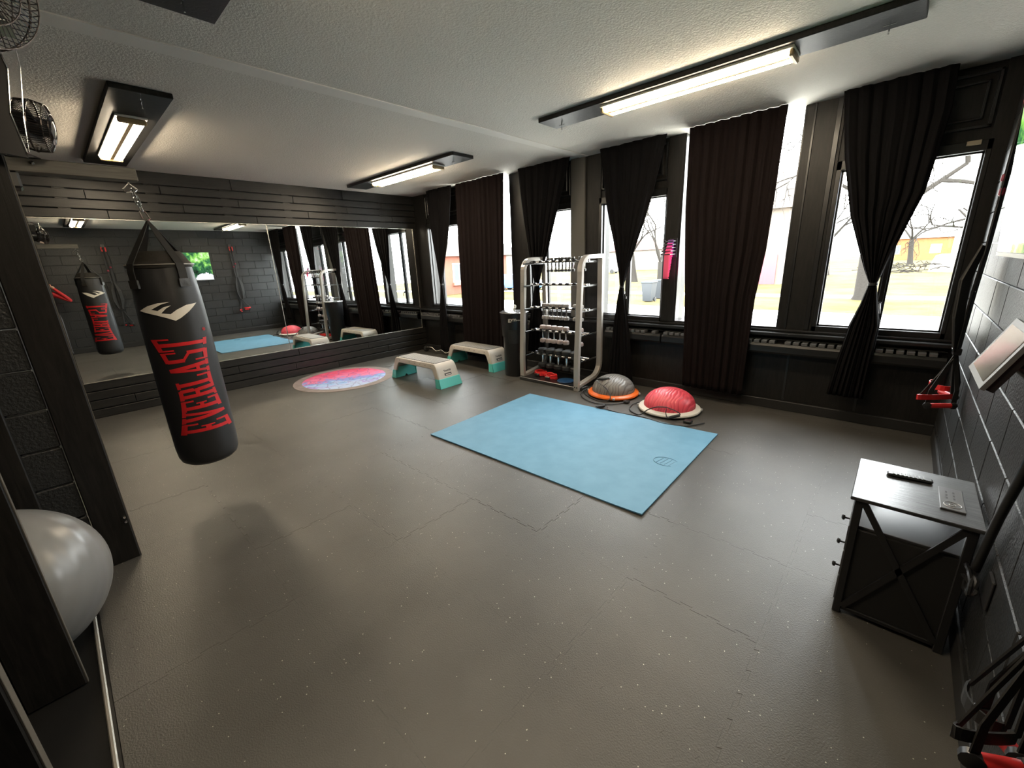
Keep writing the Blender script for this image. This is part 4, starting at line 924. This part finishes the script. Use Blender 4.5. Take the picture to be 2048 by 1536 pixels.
# ================================================================== SUSPENSION TRAINERS ON THE BLOCK WALL
def trx(y0, lab, hs, CR, CW=.085):
    x = W - .055; t = thing('suspension_trainer', lab, 'suspension trainer', (W - .02, y0, 2.5))
    MB().cbox((W - .03, y0 - .04, 2.44), (W - .004, y0 + .04, 2.54), .004).tube([(W - .03, y0, 2.49), (W - .07, y0, 2.50), (W - .08, y0, 2.47), (W - .05, y0, 2.455), (W - .03, y0, 2.47)], .006, 6).build('wall_anchor', STEEL, t)
    for s_ in (-1, 1):
        MB().cbox((x - .02, y0 + s_ * .035 - .014, 2.36), (x - .002, y0 + s_ * .035 + .014, 2.47), .006).build('adjuster', REDP, t)
        MB().cbox((x - .03, y0 + s_ * .03 - .02, 1.93 + .04 * s_), (x - .004, y0 + s_ * .03 + .02, 1.975 + .04 * s_), .008).build('stopper', mat('dark_red_rubber', (.20, .01, .03), .5), t)
        MB().strap([(W - .07, y0, 2.46), (x - .01, y0 + s_ * .03, 2.38), (x - .012, y0 + s_ * .034, 2.0), (x - .012, y0 + s_ * .02, 1.60), (x - .02, y0 + s_ * .04, 1.35), (x - .022, y0 + s_ * .025, 1.0)], .045, (0.5, 1, 0), .004).build('strap', STRAP, t)
        MB().strap([(x - .03, y0 + s_ * .015, 1.62), (x - .07, y0 + s_ * .06, 1.42), (x - .06, y0 + s_ * .07, 1.2), (x - .035, y0 + s_ * .03, .98)], [.04, .085, .085, .04], (.6, 1, 0), .008).build('strap_tail', STRAP, t)
    MB().cbox((x - .045, y0 - .035, .955), (x - .005, y0 + .035, 1.00), .005).build('buckle', SILVER if False else BLKPL, t)
    MB().cbox((x - .05, y0 - .01, .985), (x - .044, y0 + .01, .995), .001).build('buckle_pin', CHROME, t)
    for k, (dx, dy, dz) in enumerate(hs):
        c = Vector((x + dx, y0 + dy, dz)); ax = Vector((.9, .45, .05)).normalized() if k == 0 else Vector((.5, -.85, 0)).normalized()
        if c.x > W - .07: c.x = W - .07
        g = .055 if CW > .06 else .036
        MB().tube([c - ax * g, c + ax * g], .017, 12).build('grip', REDP, t, True)
        for s_ in (-1, 1):
            e = c + ax * (g + .012) * s_; e.x = min(e.x, W - .015)
            MB().lathe([(.01, -.012), (.022, -.008), (.022, .008), (.01, .012)], tuple(e), 12, 'y').build('grip_end', BLKPL, t, True)
            MB().strap([tuple(e), tuple(e + Vector((0, 0, .10))), (x - .025, y0 + s_ * .01, .96)], [.3 * CW + .004, .25 * CW + .004, .2 * CW + .004], (1, .6, 0), .004).build('handle_webbing', STRAP, t)
        f = c + Vector((-.03, .01, .055)); pts = []
        for i in range(11):
            a = PI * i / 10; q = f + ax * CW * math.cos(a) + Vector((-.5, -.6, 0)).normalized() * CW * .85 * math.sin(a); q.x = min(q.x, W - .012); pts.append(q)
        MB().strap(pts, .034, (0, 0, 1), .004).build('foot_cradle', CR, t)
        for pnt in (pts[0], pts[-1]): MB().strap([tuple(pnt), (x - .03, y0 + dy * .3, .93)], [.2 * CW + .006, .016], (.7, .7, 0), .004).build('cradle_webbing', STRAP, t)
    return t
trx(-1.20, 'suspension trainer with red handles on the block wall nearest the windows', ((-.045, -.09, .63), (-.01, .08, .67)), REDP)
trx(-3.90, 'suspension trainer with red handles at the lower right corner', ((-.030, -.01, .575), (-.005, .10, .55)), BLKRUB, .05)

# ================================================================== TELEVISION
t = thing('television', 'wall television showing a green garden picture', 'television', (W - .06, -2.50, 1.58))
TY0, TY1, TZ0, TZ1 = -3.14, -1.77, 1.572, 2.33
MB().cbox((W - .055, TY0, TZ0), (W - .02, TY1, TZ1), .006).build('casing', BLKPL, t)
sc = bpy.data.objects.new('screen', None)
m_ = MB().box((W - .0565, TY0 + .012, TZ0 + .022), (W - .0551, TY1 - .012, TZ1 - .012))
so = m_.build('screen', screenmat(), t)
# the screen's own origin lies in its middle, for its picture
cen = Vector((W - .0558, (TY0 + TY1) / 2, (TZ0 + TZ1) / 2)); off = ORG[t.name]
so.data.transform(Matrix.Translation(-(cen - off))); so.location = cen - off
MB().box((W - .0575, TY0 + .005, TZ0 + .002), (W - .055, TY1 - .005, TZ0 + .018)).build('lower_bezel', SILVER, t)
MB().box((W - .02, -2.7, 1.8), (W + .038, -2.3, 2.02)).build('wall_bracket', STEEL, t)
t.location = (W - .0855, -2.50, 1.58); t.rotation_euler = (0, -.06, 0)
t = thing('power_cable', 'thick black cable hanging from the television down the block wall', 'cable', (W - .03, -3.0, .42))
MB().tube(smoothp([(W - .03, -3.10, 1.585), (W - .028, -3.10, 1.3), (W - .026, -3.12, 1.02), (W - .027, -3.0, .72), (W - .03, -2.93, .46)]), .014, 10).build('cable', BLKPL, t, True)
cp = [(W - .03 - .02 * abs(math.sin(i * .5)), -2.95 + .10 * math.cos(i * .45), .42 + .028 * math.sin(i * .45) + .004 * (i % 5)) for i in range(42)]
MB().tube(smoothp(cp, 2), .007, 6).build('coiled_cable', BLKPL, t, True)
MB().cbox((W - .012, -3.09, .40), (W - .001, -3.01, .52), .004).build('socket_plate', BLKPL, t)

# tablet on an arm
t = thing('tablet', 'silver framed tablet on an arm above the nightstand', 'tablet', (7.30, -3.42, 1.30))
A = Vector((7.25, -3.291, 1.298)); e1 = Vector((.056, 0, .128)); e2 = Vector((0, -.27, 0)); nn = e2.cross(e1).normalized()
if nn.x > 0: nn = -nn
def slab(o, u, v, th, z0=0): p = [o, o + u, o + u + v, o + v]; return [q + nn * z0 for q in p] + [q + nn * (z0 - th) for q in p]
FB = [(0, 1, 2, 3), (7, 6, 5, 4), (0, 4, 5, 1), (1, 5, 6, 2), (2, 6, 7, 3), (3, 7, 4, 0)]
e1 = e1 * 1.12
MB().add(slab(A, e1, e2, .010), FB).build('bezel', mat('grey_bezel', (.16, .165, .17), .4), t)
MB().add(slab(A + e1 * .02 + e2 * .01, e1 * .96, e2 * .98, .016, -.010), FB).build('back_case', BLKPL, t)
MB().add(slab(A + e1 * .10 + e2 * .09, e1 * .80, e2 * .82, .002, .0012), FB).build('screen', mat('glossy_screen', (.10, .09, .08), .10, 0, 1), t)
c = A + e1 * .5 + e2 * .5
MB().tube(smoothp([c - nn * .02, c - nn * .05 + Vector((0, 0, -.02)), (7.40, c.y - .02, 1.27), (W - .012, c.y - .03, 1.27)]), .013, 10).build('arm', STEEL, t, True)
MB().lathe([(0, -.02), (.016, -.018), (.024, 0), (.016, .018), (0, .02)], tuple(c - nn * .045), 14).build('ball_joint', BLKPL, t, True)
MB().cbox((W - .014, c.y - .07, 1.23), (W - .001, c.y + .01, 1.31), .004).build('wall_plate', BLKPL, t)

# ================================================================== NIGHTSTAND
NX0, NX1, NY0, NY1, NT = 7.06, 7.445, -2.895, -2.445, .61
t = thing('nightstand', 'small black wooden nightstand with X-shaped sides', 'nightstand', ((NX0 + NX1) / 2, (NY0 + NY1) / 2, 0))
MB().cbox((NX0 - .008, NY0 - .006, NT - .016), (NX1 + .006, NY1 + .006, NT), .003).build('top', NST, t)
a, b_, c_, d_ = NX0 + .008, NX1 - .008, NY0 + .006, NY1 - .006; lg = .03
for x in (a, b_ - lg):
    for y in (c_, d_ - lg): MB().cbox((x, y, 0), (x + lg, y + lg, NT - .016), .003).build('leg', BLKPL, t)
MB().cbox((a + .004, c_ + lg, .445), (b_ - .004, d_ - lg, .458), .002).build('shelf', mat('satin_black_shelf', (.03, .03, .032), .38, spec=1), t)
MB().box((a + .012, c_ + .012, .035), (b_ - .006, d_ - .012, .445)).build('carcass', BLKRUB, t)
for i in range(3):
    z0 = .045 + i * .135
    o = MB().cbox((a - .004, c_ + lg + .002, z0), (a + .014, d_ - lg - .002, z0 + .128), .003).build('drawer', NST, t)
    MB().lathe([(.004, 0), (.005, -.018), (.013, -.020), (.014, -.027), (.008, -.032), (0, -.033)], (a - .004, (c_ + d_) / 2, z0 + .064), 14, 'x').build('knob', BLKPL, o, True)
for y in (c_ - .0005, d_ - lg + .0005):
    for p0, p1 in (((a + lg, NT - .02), (b_ - lg, .04)), ((a + lg, .04), (b_ - lg, NT - .02))):
        u = Vector((p1[0] - p0[0], 0, p1[1] - p0[1])).normalized(); v = Vector((-u.z, 0, u.x)) * .012; y0 = y if y < -2.7 else y + .02
        q = [Vector((p0[0], y0, p0[1])) - v, Vector((p1[0], y0, p1[1])) - v, Vector((p1[0], y0, p1[1])) + v, Vector((p0[0], y0, p0[1])) + v]
        MB().add(q + [k + Vector((0, .010, 0)) for k in q], [(0, 1, 2, 3), (7, 6, 5, 4), (0, 4, 5, 1), (1, 5, 6, 2), (2, 6, 7, 3), (3, 7, 4, 0)]).build('brace', BLKPL, t)
MB().cbox((a + lg, c_ + .004, .022), (b_ - lg, c_ + .024, .04), .002).build('rail', BLKPL, t)
pl = thing('charging_plate', 'thin rectangular charging plate with sockets on the nightstand top', 'charging plate', (7.36, -2.69, NT))
MB().cbox((7.328, -2.80, NT + .0002), (7.402, -2.585, NT + .007), .002).build('plate', SILVER if False else mat('plate_grey', (.10, .10, .105), .3), pl)
MB().tube([(7.365 + .026 * math.cos(u), -2.755 + .026 * math.sin(u), NT + .0075) for u in [2 * PI * i / 20 for i in range(20)]], .0015, 5, True).tube([(7.365 + .010 * math.cos(u), -2.755 + .010 * math.sin(u), NT + .0075) for u in [2 * PI * i / 14 for i in range(14)]], .0012, 5, True).build('charging_ring', SILVER, pl)
sk = MB()
for j in range(2):
    for i in range(3): sk.box((7.348 + j * .022, -2.70 + i * .03, NT + .0068), (7.354 + j * .022, -2.685 + i * .03, NT + .0076))
sk.build('socket_slots', BLKRUB, pl)
rm_ = thing('remote_control', 'black remote control lying on the nightstand', 'remote control', (7.235, -2.57, NT))
MB().cbox((-.078, -.020, .006), (.078, .020, .020), .006).build('casing', BLKPL, rm_).location = (0, 0, 0)
cs_ = rm_.children[0]; cs_.data.transform(Matrix.Translation(ORG[rm_.name]))
for i in range(8):
    for j in range(3):
        bt = MB().cbox((-.058 + i * .0145, -.013 + j * .010, .0195), (-.050 + i * .0145, -.006 + j * .010, .0225), .001)
        o = bt.build('button', GREYM, rm_); o.data.transform(Matrix.Translation(ORG[rm_.name]))
rm_.rotation_euler = (0, 0, .08); rm_.location = (7.235, -2.565, NT - .0055)

# ================================================================== PHOTOGRAPHER (seen in the mirror)
fwd = Vector((F_.x, F_.y, 0)).normalized(); lat = Vector((-fwd.y, fwd.x, 0)) * -1
ph = CAM - F_.normalized() * .022
t = thing('phone', 'dark phone held up by the person in the mirror', 'phone', tuple(ph))
Mx = Matrix(((R_.x, U_.x, B_.x, ph.x), (R_.y, U_.y, B_.y, ph.y), (R_.z, U_.z, B_.z, ph.z), (0, 0, 0, 1)))
m_ = MB().cbox((-.078, -.038, -.004), (.078, .038, .004), .003); m_.v = [tuple(Mx @ Vector(v)) for v in m_.v]; m_.build('phone_body', BLKPL, t)
def skin(name, joints, edges, sub=2):
    me = bpy.data.meshes.new(name); me.from_pydata([j[0] for j in joints], edges, []); o = bpy.data.objects.new(name, me); COL.objects.link(o)
    o.modifiers.new('s', 'SKIN'); sv = me.skin_vertices[0].data
    for i, j in enumerate(joints): r = j[1]; sv[i].radius = r if isinstance(r, tuple) else (r, r); sv[i].use_root = (i == 0)
    md = o.modifiers.new('u', 'SUBSURF'); md.levels = sub; md.render_levels = sub
    dg = bpy.context.evaluated_depsgraph_get(); m2 = bpy.data.meshes.new_from_object(o.evaluated_get(dg)); bpy.data.objects.remove(o); bpy.data.meshes.remove(me); m2.name = name; return m2
hr = ph + lat * .088 - F_ * .012 + Vector((0, 0, -.012)); hl = ph - lat * .088 - F_ * .012 + Vector((0, 0, -.012))
px, py = 7.31, -5.14
J = [((px, py, .98), (.15, .115)), ((px, py, 1.16), (.135, .105)), ((px - .01, py, 1.34), (.155, .11)), ((px - .01, py, 1.45), (.11, .085)), ((px - .02, py, 1.53), .052),
     ((px - .04, py, 1.60), (.075, .08)), ((px - .04, py, 1.70), (.078, .095)), ((px - .04, py, 1.77), (.05, .06)),
     ((px - .01, py + .19, 1.42), .062), ((7.22, -4.72, 1.25), .045), (tuple(hr + Vector((.06, .06, -.09))), .032), (tuple(hr + Vector((.03, .03, -.03))), .03),
     ((px - .01, py - .19, 1.42), .062), ((7.22, -5.42, 1.20), .045), (tuple(hl + Vector((.05, -.05, -.10))), .032), (tuple(hl + Vector((.03, -.03, -.03))), .03),
     ((px, py + .09, .90), .095), ((px - .01, py + .11, .52), .062), ((px + .02, py + .12, .11), .042), ((px - .12, py + .14, .035), .032),
     ((px, py - .09, .90), .095), ((px - .01, py - .11, .52), .062), ((px + .02, py - .12, .11), .042), ((px - .12, py - .14, .035), .032)]
E_ = [(0, 1), (1, 2), (2, 3), (3, 4), (4, 5), (5, 6), (6, 7), (3, 8), (8, 9), (9, 10), (10, 11), (3, 12), (12, 13), (13, 14), (14, 15), (0, 16), (16, 17), (17, 18), (18, 19), (0, 20), (20, 21), (21, 22), (22, 23)]
me = skin('body', J, E_)
SK = mat('skin', (.55, .33, .24), .5); SW = mat('red_sweater', (.50, .025, .03), .8, bump=(120, .4, .002)); PT = mat('grey_trousers', (.10, .10, .11), .8); HR_ = mat('brown_hair', (.09, .05, .03), .6, bump=(80, .6, .003))
per = thing('person', 'person in a red long-sleeved top holding up a phone, seen in the mirror', 'person', (px, py, 0))
for m_ in (SW, PT, SK, BLKRUB): me.materials.append(m_)
hands = [Vector(J[11][0]), Vector(J[15][0])]
for p_ in me.polygons:
    c = p_.center; p_.use_smooth = True
    if c.z < .08: k = 3
    elif c.z < 1.0: k = 1
    elif min((c - h).length for h in hands) < .06 or c.z > 1.50 and math.hypot(c.x - px, c.y - py) < .16 and c.z < 1.9 and (c - Vector(J[10][0])).length > .12 and (c - Vector(J[14][0])).length > .12: k = 2
    else: k = 0
    p_.material_index = k
me.transform(Matrix.Translation((-px, -py, 0))); o = bpy.data.objects.new('body', me); COL.objects.link(o); o.parent = per
# head details
hm = MB().lathe([(0, 1.86), (.05, 1.85), (.09, 1.81), (.105, 1.75), (.10, 1.66), (.085, 1.56), (.07, 1.50), (.05, 1.50)], (px - .015, py, 0), 20)
hm.v = [(x + (.03 if x < px - .06 and z < 1.76 else 0), y, z) for x, y, z in hm.v if True]
hm.v = [(max(x, px - .065) if z < 1.755 else x, y, z) for x, y, z in hm.v]
hm.build('hair', HR_, per, True)
for s_ in (-1, 1):
    MB().lathe([(0, -.010), (.009, -.006), (.011, 0), (.009, .006), (0, .010)], (px - .108, py + s_ * .032, 1.695), 10).build('eye', mat('eye', (.04, .03, .03), .2), per, True)
    MB().tube([(px - .03, py + s_ * .088, 1.71), (px - .02, py + s_ * .10, 1.69), (px - .03, py + s_ * .088, 1.655)], .010, 6).build('ear', SK, per, True)
MB().tube([(px - .115, py, 1.70), (px - .135, py, 1.665), (px - .118, py, 1.655)], [.007, .014, .008], 8).build('nose', SK, per, True)
MB().tube([(px - .112, py - .022, 1.628), (px - .12, py, 1.626), (px - .112, py + .022, 1.628)], .006, 6).build('mouth', mat('lips', (.45, .14, .12), .4), per, True)
for sgn, hnd, lt in ((1, hr, lat), (-1, hl, -lat)):
    palm = hnd + Vector((.015, .02 * sgn, -.015))
    for i in range(4):
        q = palm + Vector((0, 0, .022 - i * .017)); L_ = (.9, 1, .95, .75)[i]
        a0 = q + lt * .008 - F_ * .008; a1 = q - F_ * -.004 + lt * .012; a2 = q + F_ * .010 * 0 - lt * .012 * L_ - F_ * -.006
        MB().tube([q - F_ * .02 + lt * .006, a0, a1 - F_ * .004, a2 - F_ * .003], [.009, .0085, .008, .006], 8).build('finger', SK, per, True)
    MB().tube([palm - F_ * .015 + Vector((0, 0, -.03)), palm - F_ * .014 - lt * .02 + Vector((0, 0, -.018)), palm - F_ * .012 - lt * .042 + Vector((0, 0, -.004))], [.012, .010, .007], 8).build('thumb', SK, per, True)

# ================================================================== OUTSIDE
GR = mat('winter_grass', (.055, .050, .018), .9, spec=.03, bump=(4, .8, .05), var=(.6, (.085, .068, .034), 1))
CONC = mat('pale_concrete', (.62, .60, .56), .85, var=(2, (.56, .54, .50), 1))
struct('trim_10', MB().box((-80, .25, GZ - .3), (60, 14.9, GZ)), CONC, 'pale concrete yard outside the windows')
struct('trim_11', MB().box((-80, 14.9, GZ - .3), (60, 20.8, GZ + .01)), GR, 'grass verge beyond the concrete')
struct('trim_12', MB().box((-80, 20.8, GZ - .3), (60, 22.6, GZ + .015)), CONC, 'pavement crossing the grass')
struct('trim_13', MB().box((-80, 22.6, GZ - .3), (60, 140, GZ)), GR, 'wide winter lawn up to the houses')
BARK = mat('grey_bark', (.028, .025, .022), .9, spec=.1, bump=(14, .8, .03))
def tree(x, y, h, r, seed, lab, spread=.55, droop=0.0, depth=5, fork=.3):
    rnd = random.Random(seed); t = thing('bare_tree', lab, 'tree', (x, y, GZ), 'bare trees outside the windows')
    trunk = MB(); br = MB()
    base = Vector((x, y, GZ)); top = base + Vector((rnd.uniform(-.3, .3), rnd.uniform(-.2, .2), h * fork))
    trunk.tube([base - Vector((0, 0, .1)), base + Vector((0, 0, .25)), base.lerp(top, .5), top], [r * 1.35, r, r * .85, r * .75], 10)
    def grow(p, d, L, rr, k):
        pts = [p]; q = p; dd = d.copy()
        for i in range(4):
            dd = (dd + Vector((rnd.uniform(-.25, .25), rnd.uniform(-.25, .25), rnd.uniform(-.12, .2) - droop * (1 if k < depth - 1 else 0)))).normalized(); q = q + dd * L / 4; pts.append(q)
        (trunk if k == depth else br).tube(pts, [rr, rr * .88, rr * .75, rr * .62, rr * .5], 6 if k > 2 else 4)
        if k <= 0: return
        for i in range(2 if k > 3 else 3):
            a = dd.cross(Vector((rnd.uniform(-1, 1), rnd.uniform(-1, 1), rnd.uniform(-1, 1)))).normalized()
            j = rnd.choice((2, 3, 4)); nd = (dd * rnd.uniform(.5, 1) + a * rnd.uniform(spread * .6, spread * 1.4)).normalized()
            grow(pts[j], nd, L * rnd.uniform(.62, .82), rr * .6, k - 1)
    for i in range(3):
        a = 2 * PI * (i + rnd.random() * .6) / 3
        grow(top, Vector((math.cos(a) * spread, math.sin(a) * spread, 1)).normalized(), h * .3, r * .42, depth)
    trunk.build('trunk', BARK, t, True); br.build('branches', BARK, t, True)
tree(5.75, 20.4, 11, .34, 8, 'thick bare tree on the verge behind the rightmost curtain', 1.0, .15, 5, .3)
tree(-4.1, 20.6, 8, .17, 11, 'slim bare tree beside the wheeled bins', .45, 0, 4, .25)
tree(10.4, 29, 9, .26, 21, 'spreading bare tree at the right edge of the rightmost window', 1.1, .14, 5, .25)
tree(-12.5, 34, 9, .3, 31, 'distant bare tree left of the pillar', .6, 0, 4)
tree(1.5, 44, 10, .3, 41, 'distant bare tree near the shed', .6, 0, 4)
tree(17.5, 56, 11, .3, 42, 'distant bare tree before the orange garages', .7, 0, 4)
tree(7.2, 70, 10, .3, 43, 'distant bare tree seen past the thick tree', .8, 0, 4)
def bin_(x, y, lab):
    t = thing('wheeled_bin', lab, 'bin', (x, y, GZ), 'wheeled bins by the slim tree'); m_ = mat('bin_grey', (.016, .020, .025), .5)
    MB().add([(x - .22, y - .25, GZ + .05), (x + .22, y - .25, GZ + .05), (x + .22, y + .25, GZ + .05), (x - .22, y + .25, GZ + .05), (x - .29, y - .33, GZ + .98), (x + .29, y - .33, GZ + .98), (x + .29, y + .33, GZ + .98), (x - .29, y + .33, GZ + .98)], [(0, 3, 2, 1), (4, 5, 6, 7), (0, 1, 5, 4), (1, 2, 6, 5), (2, 3, 7, 6), (3, 0, 4, 7)]).build('tub', m_, t)
    MB().cbox((x - .32, y - .37, GZ + .98), (x + .32, y + .38, GZ + 1.07), .02).build('lid', m_, t)
    for s_ in (-1, 1): MB().lathe([(0, -.03), (.12, -.03), (.12, .03), (0, .03)], (x + s_ * .26, y + .22, GZ + .12), 16, 'x').build('wheel', BLKRUB, t)
bin_(-2.95, 16.7, 'left grey wheeled bin on the yard'); bin_(-3.05, 18.4, 'grey wheeled bin half behind the first one')
def car(x, y, rz, colr, lab):
    t = thing('parked_car', lab, 'car', (0, 0, 0)); m_ = mat('car_paint', colr, .25, .2); g_ = mat('car_glass', (.03, .03, .035), .1)
    body_ = [(-2.2, .25), (2.2, .25), (2.25, .55), (2.1, .75), (1.2, .85), (.6, 1.35), (-1.2, 1.38), (-1.9, .9), (-2.2, .8)]
    o = MB().prism(body_, -.85, .85, 'xz').build('car_body', m_, t); md = o.modifiers.new('b', 'BEVEL'); md.width = .08; md.segments = 2
    MB().prism([(1.05, .88), (.55, 1.28), (-1.1, 1.3), (-1.65, .92)], -.87, .87, 'xz').build('windows', g_, t)
    for a in (-1.35, 1.4):
        for s_ in (-1, 1): MB().lathe([(0, -.1), (.30, -.1), (.33, -.06), (.33, .06), (.30, .1), (0, .1)], (a, s_ * .80, .33), 18, 'y').build('wheel', BLKRUB, t)
    t.location = (x, y, GZ); t.rotation_euler = (0, 0, rz)
car(-28.5, 56, .1, (.30, .31, .33), 'grey parked car far off beside the knotted curtain')
car(-17.4, 22.6, .3, (.05, .13, .35), 'blue parked car seen through the narrow slit')
car(-34, 58, .1, (.5, .5, .5), 'pale parked car beyond the dumbbell rack')
def house(x0, x1, y0, y1, h, wallc, roofc, lab, winx, door=None, side=None):
    t = thing('house', lab, 'building', ((x0 + x1) / 2, y0, GZ), 'houses across the lawn')
    wallc = tuple(k * .27 for k in wallc); roofc = tuple(k * .22 for k in roofc); wm = mat('house_wall', wallc, .8, var=(3, tuple(k * .85 for k in wallc), 1)); rm2 = mat('house_roof', roofc, .8)
    MB().box((x0, y0, GZ - .1), (x1, y1, GZ + h)).build('walls', wm, t)
    my = (y0 + y1) / 2; rh = h * .55
    MB().add([(x0 - .4, y0 - .4, GZ + h), (x1 + .4, y0 - .4, GZ + h), (x1 + .4, y1 + .4, GZ + h), (x0 - .4, y1 + .4, GZ + h), (x0 - .2, my, GZ + h + rh), (x1 + .2, my, GZ + h + rh)], [(0, 1, 5, 4), (2, 3, 4, 5), (0, 4, 3), (1, 2, 5), (3, 2, 1, 0)]).build('roof', rm2, t)
    fm = mat('white_window_trim', (.8, .8, .8), .5); gm = mat('house_glass', (.08, .09, .10), .1)
    for wx in winx:
        o = MB().box((wx - .65, y0 - .06, GZ + .95), (wx + .65, y0 - .01, GZ + 2.35)).build('window', fm, t)
        for s_ in (-1, 1): MB().box((wx + s_ * .29 - .24, y0 - .08, GZ + 1.05), (wx + s_ * .29 + .24, y0 - .061, GZ + 2.25)).build('pane', gm, o)
    if side:
        for yy in side:
            o = MB().box((x1 + .01, yy - .65, GZ + .95), (x1 + .06, yy + .65, GZ + 2.45)).build('window', fm, t)
            for s_ in (-1, 1): MB().box((x1 + .061, yy + s_ * .29 - .24, GZ + 1.05), (x1 + .08, yy + s_ * .29 + .24, GZ + 2.35)).build('pane', gm, o)
            MB().box((x1 + .06, yy - .7, GZ + .70), (x1 + .22, yy + .7, GZ + .92)).build('flower_box', mat('flower_box', (.45, .12, .08), .8), o)
    if door: MB().box((door - .5, y0 - .08, GZ), (door + .5, y0 - .01, GZ + 2.1)).build('door', mat('door_maroon', (.22, .05, .06), .5), t)
house(-30, -20.2, 14, 24, 3.0, (.62, .20, .12), (.30, .25, .22), 'red brick house seen past the curtain beside the mirror wall', (-22,), side=(15.6, 18.2, 21.5))
house(-3.2, .4, 31, 38, 5.2, (.50, .40, .32), (.36, .28, .24), 'tan house with a maroon door in the tall slit', (-2.2,), -.45)
house(3.0, 11.9, 95, 104, 3.4, (.85, .34, .10), (.62, .60, .58), 'long low orange building far behind the rightmost window', (5, 10))
house(13.6, 30, 93, 104, 3.4, (.90, .36, .10), (.64, .62, .60), 'orange building at the right end of the lawn', (19, 24))
house(-16, -6, 88, 98, 3.2, (.66, .42, .30), (.45, .40, .38), 'low brick house far behind the curtained window', (-13, -9))
house(-38, -22, 70, 82, 3.5, (.62, .55, .48), (.45, .15, .12), 'house with a reddish roof beyond the dumbbell rack', (-33, -27))
house(-60, -42, 40, 52, 3.5, (.60, .55, .50), (.35, .33, .32), 'pale house at the far left of the street', (-55, -48))
t = thing('rock_pile', 'grey stump and brush pile on the far lawn', 'pile', (9.3, 48, GZ))
MB().lathe([(1.0, 0), (.9, .8), (.7, 1.4), (.3, 1.5), (0, 1.5)], (9.4, 48, GZ), 9).build('stump', mat('stump_grey', (.22, .20, .18), .9, bump=(4, 1, .1)), t)
br = MB(); rn = random.Random(5)
for i in range(60):
    x = rn.uniform(4.5, 9.0); y = rn.uniform(46, 48); z = GZ + rn.uniform(0, .7); a = rn.uniform(0, PI)
    br.tube([(x, y, z), (x + .8 * math.cos(a), y + .3, z + .5 * math.sin(a)), (x + 1.4 * math.cos(a), y + .5, z + .3 * math.sin(a))], .03, 4)
o = br.build('brush', BARK, t); o['kind'] = 'stuff'
t = thing('utility_pole', 'wooden utility pole with wires beyond the lawn', 'pole', (13.2, 70, GZ))
MB().tube([(13.2, 70, GZ), (13.2, 70, GZ + 9)], .15, 8).build('pole', BARK, t)
for k in range(2): MB().tube(smoothp([(-60, 72, GZ + 8.2 - k * .6), (-20, 71, GZ + 7.4 - k * .6), (13.2, 70, GZ + 8.4 - k * .6), (50, 70, GZ + 8 - k * .6)]), .03, 4).build('wire', BLKRUB, t)
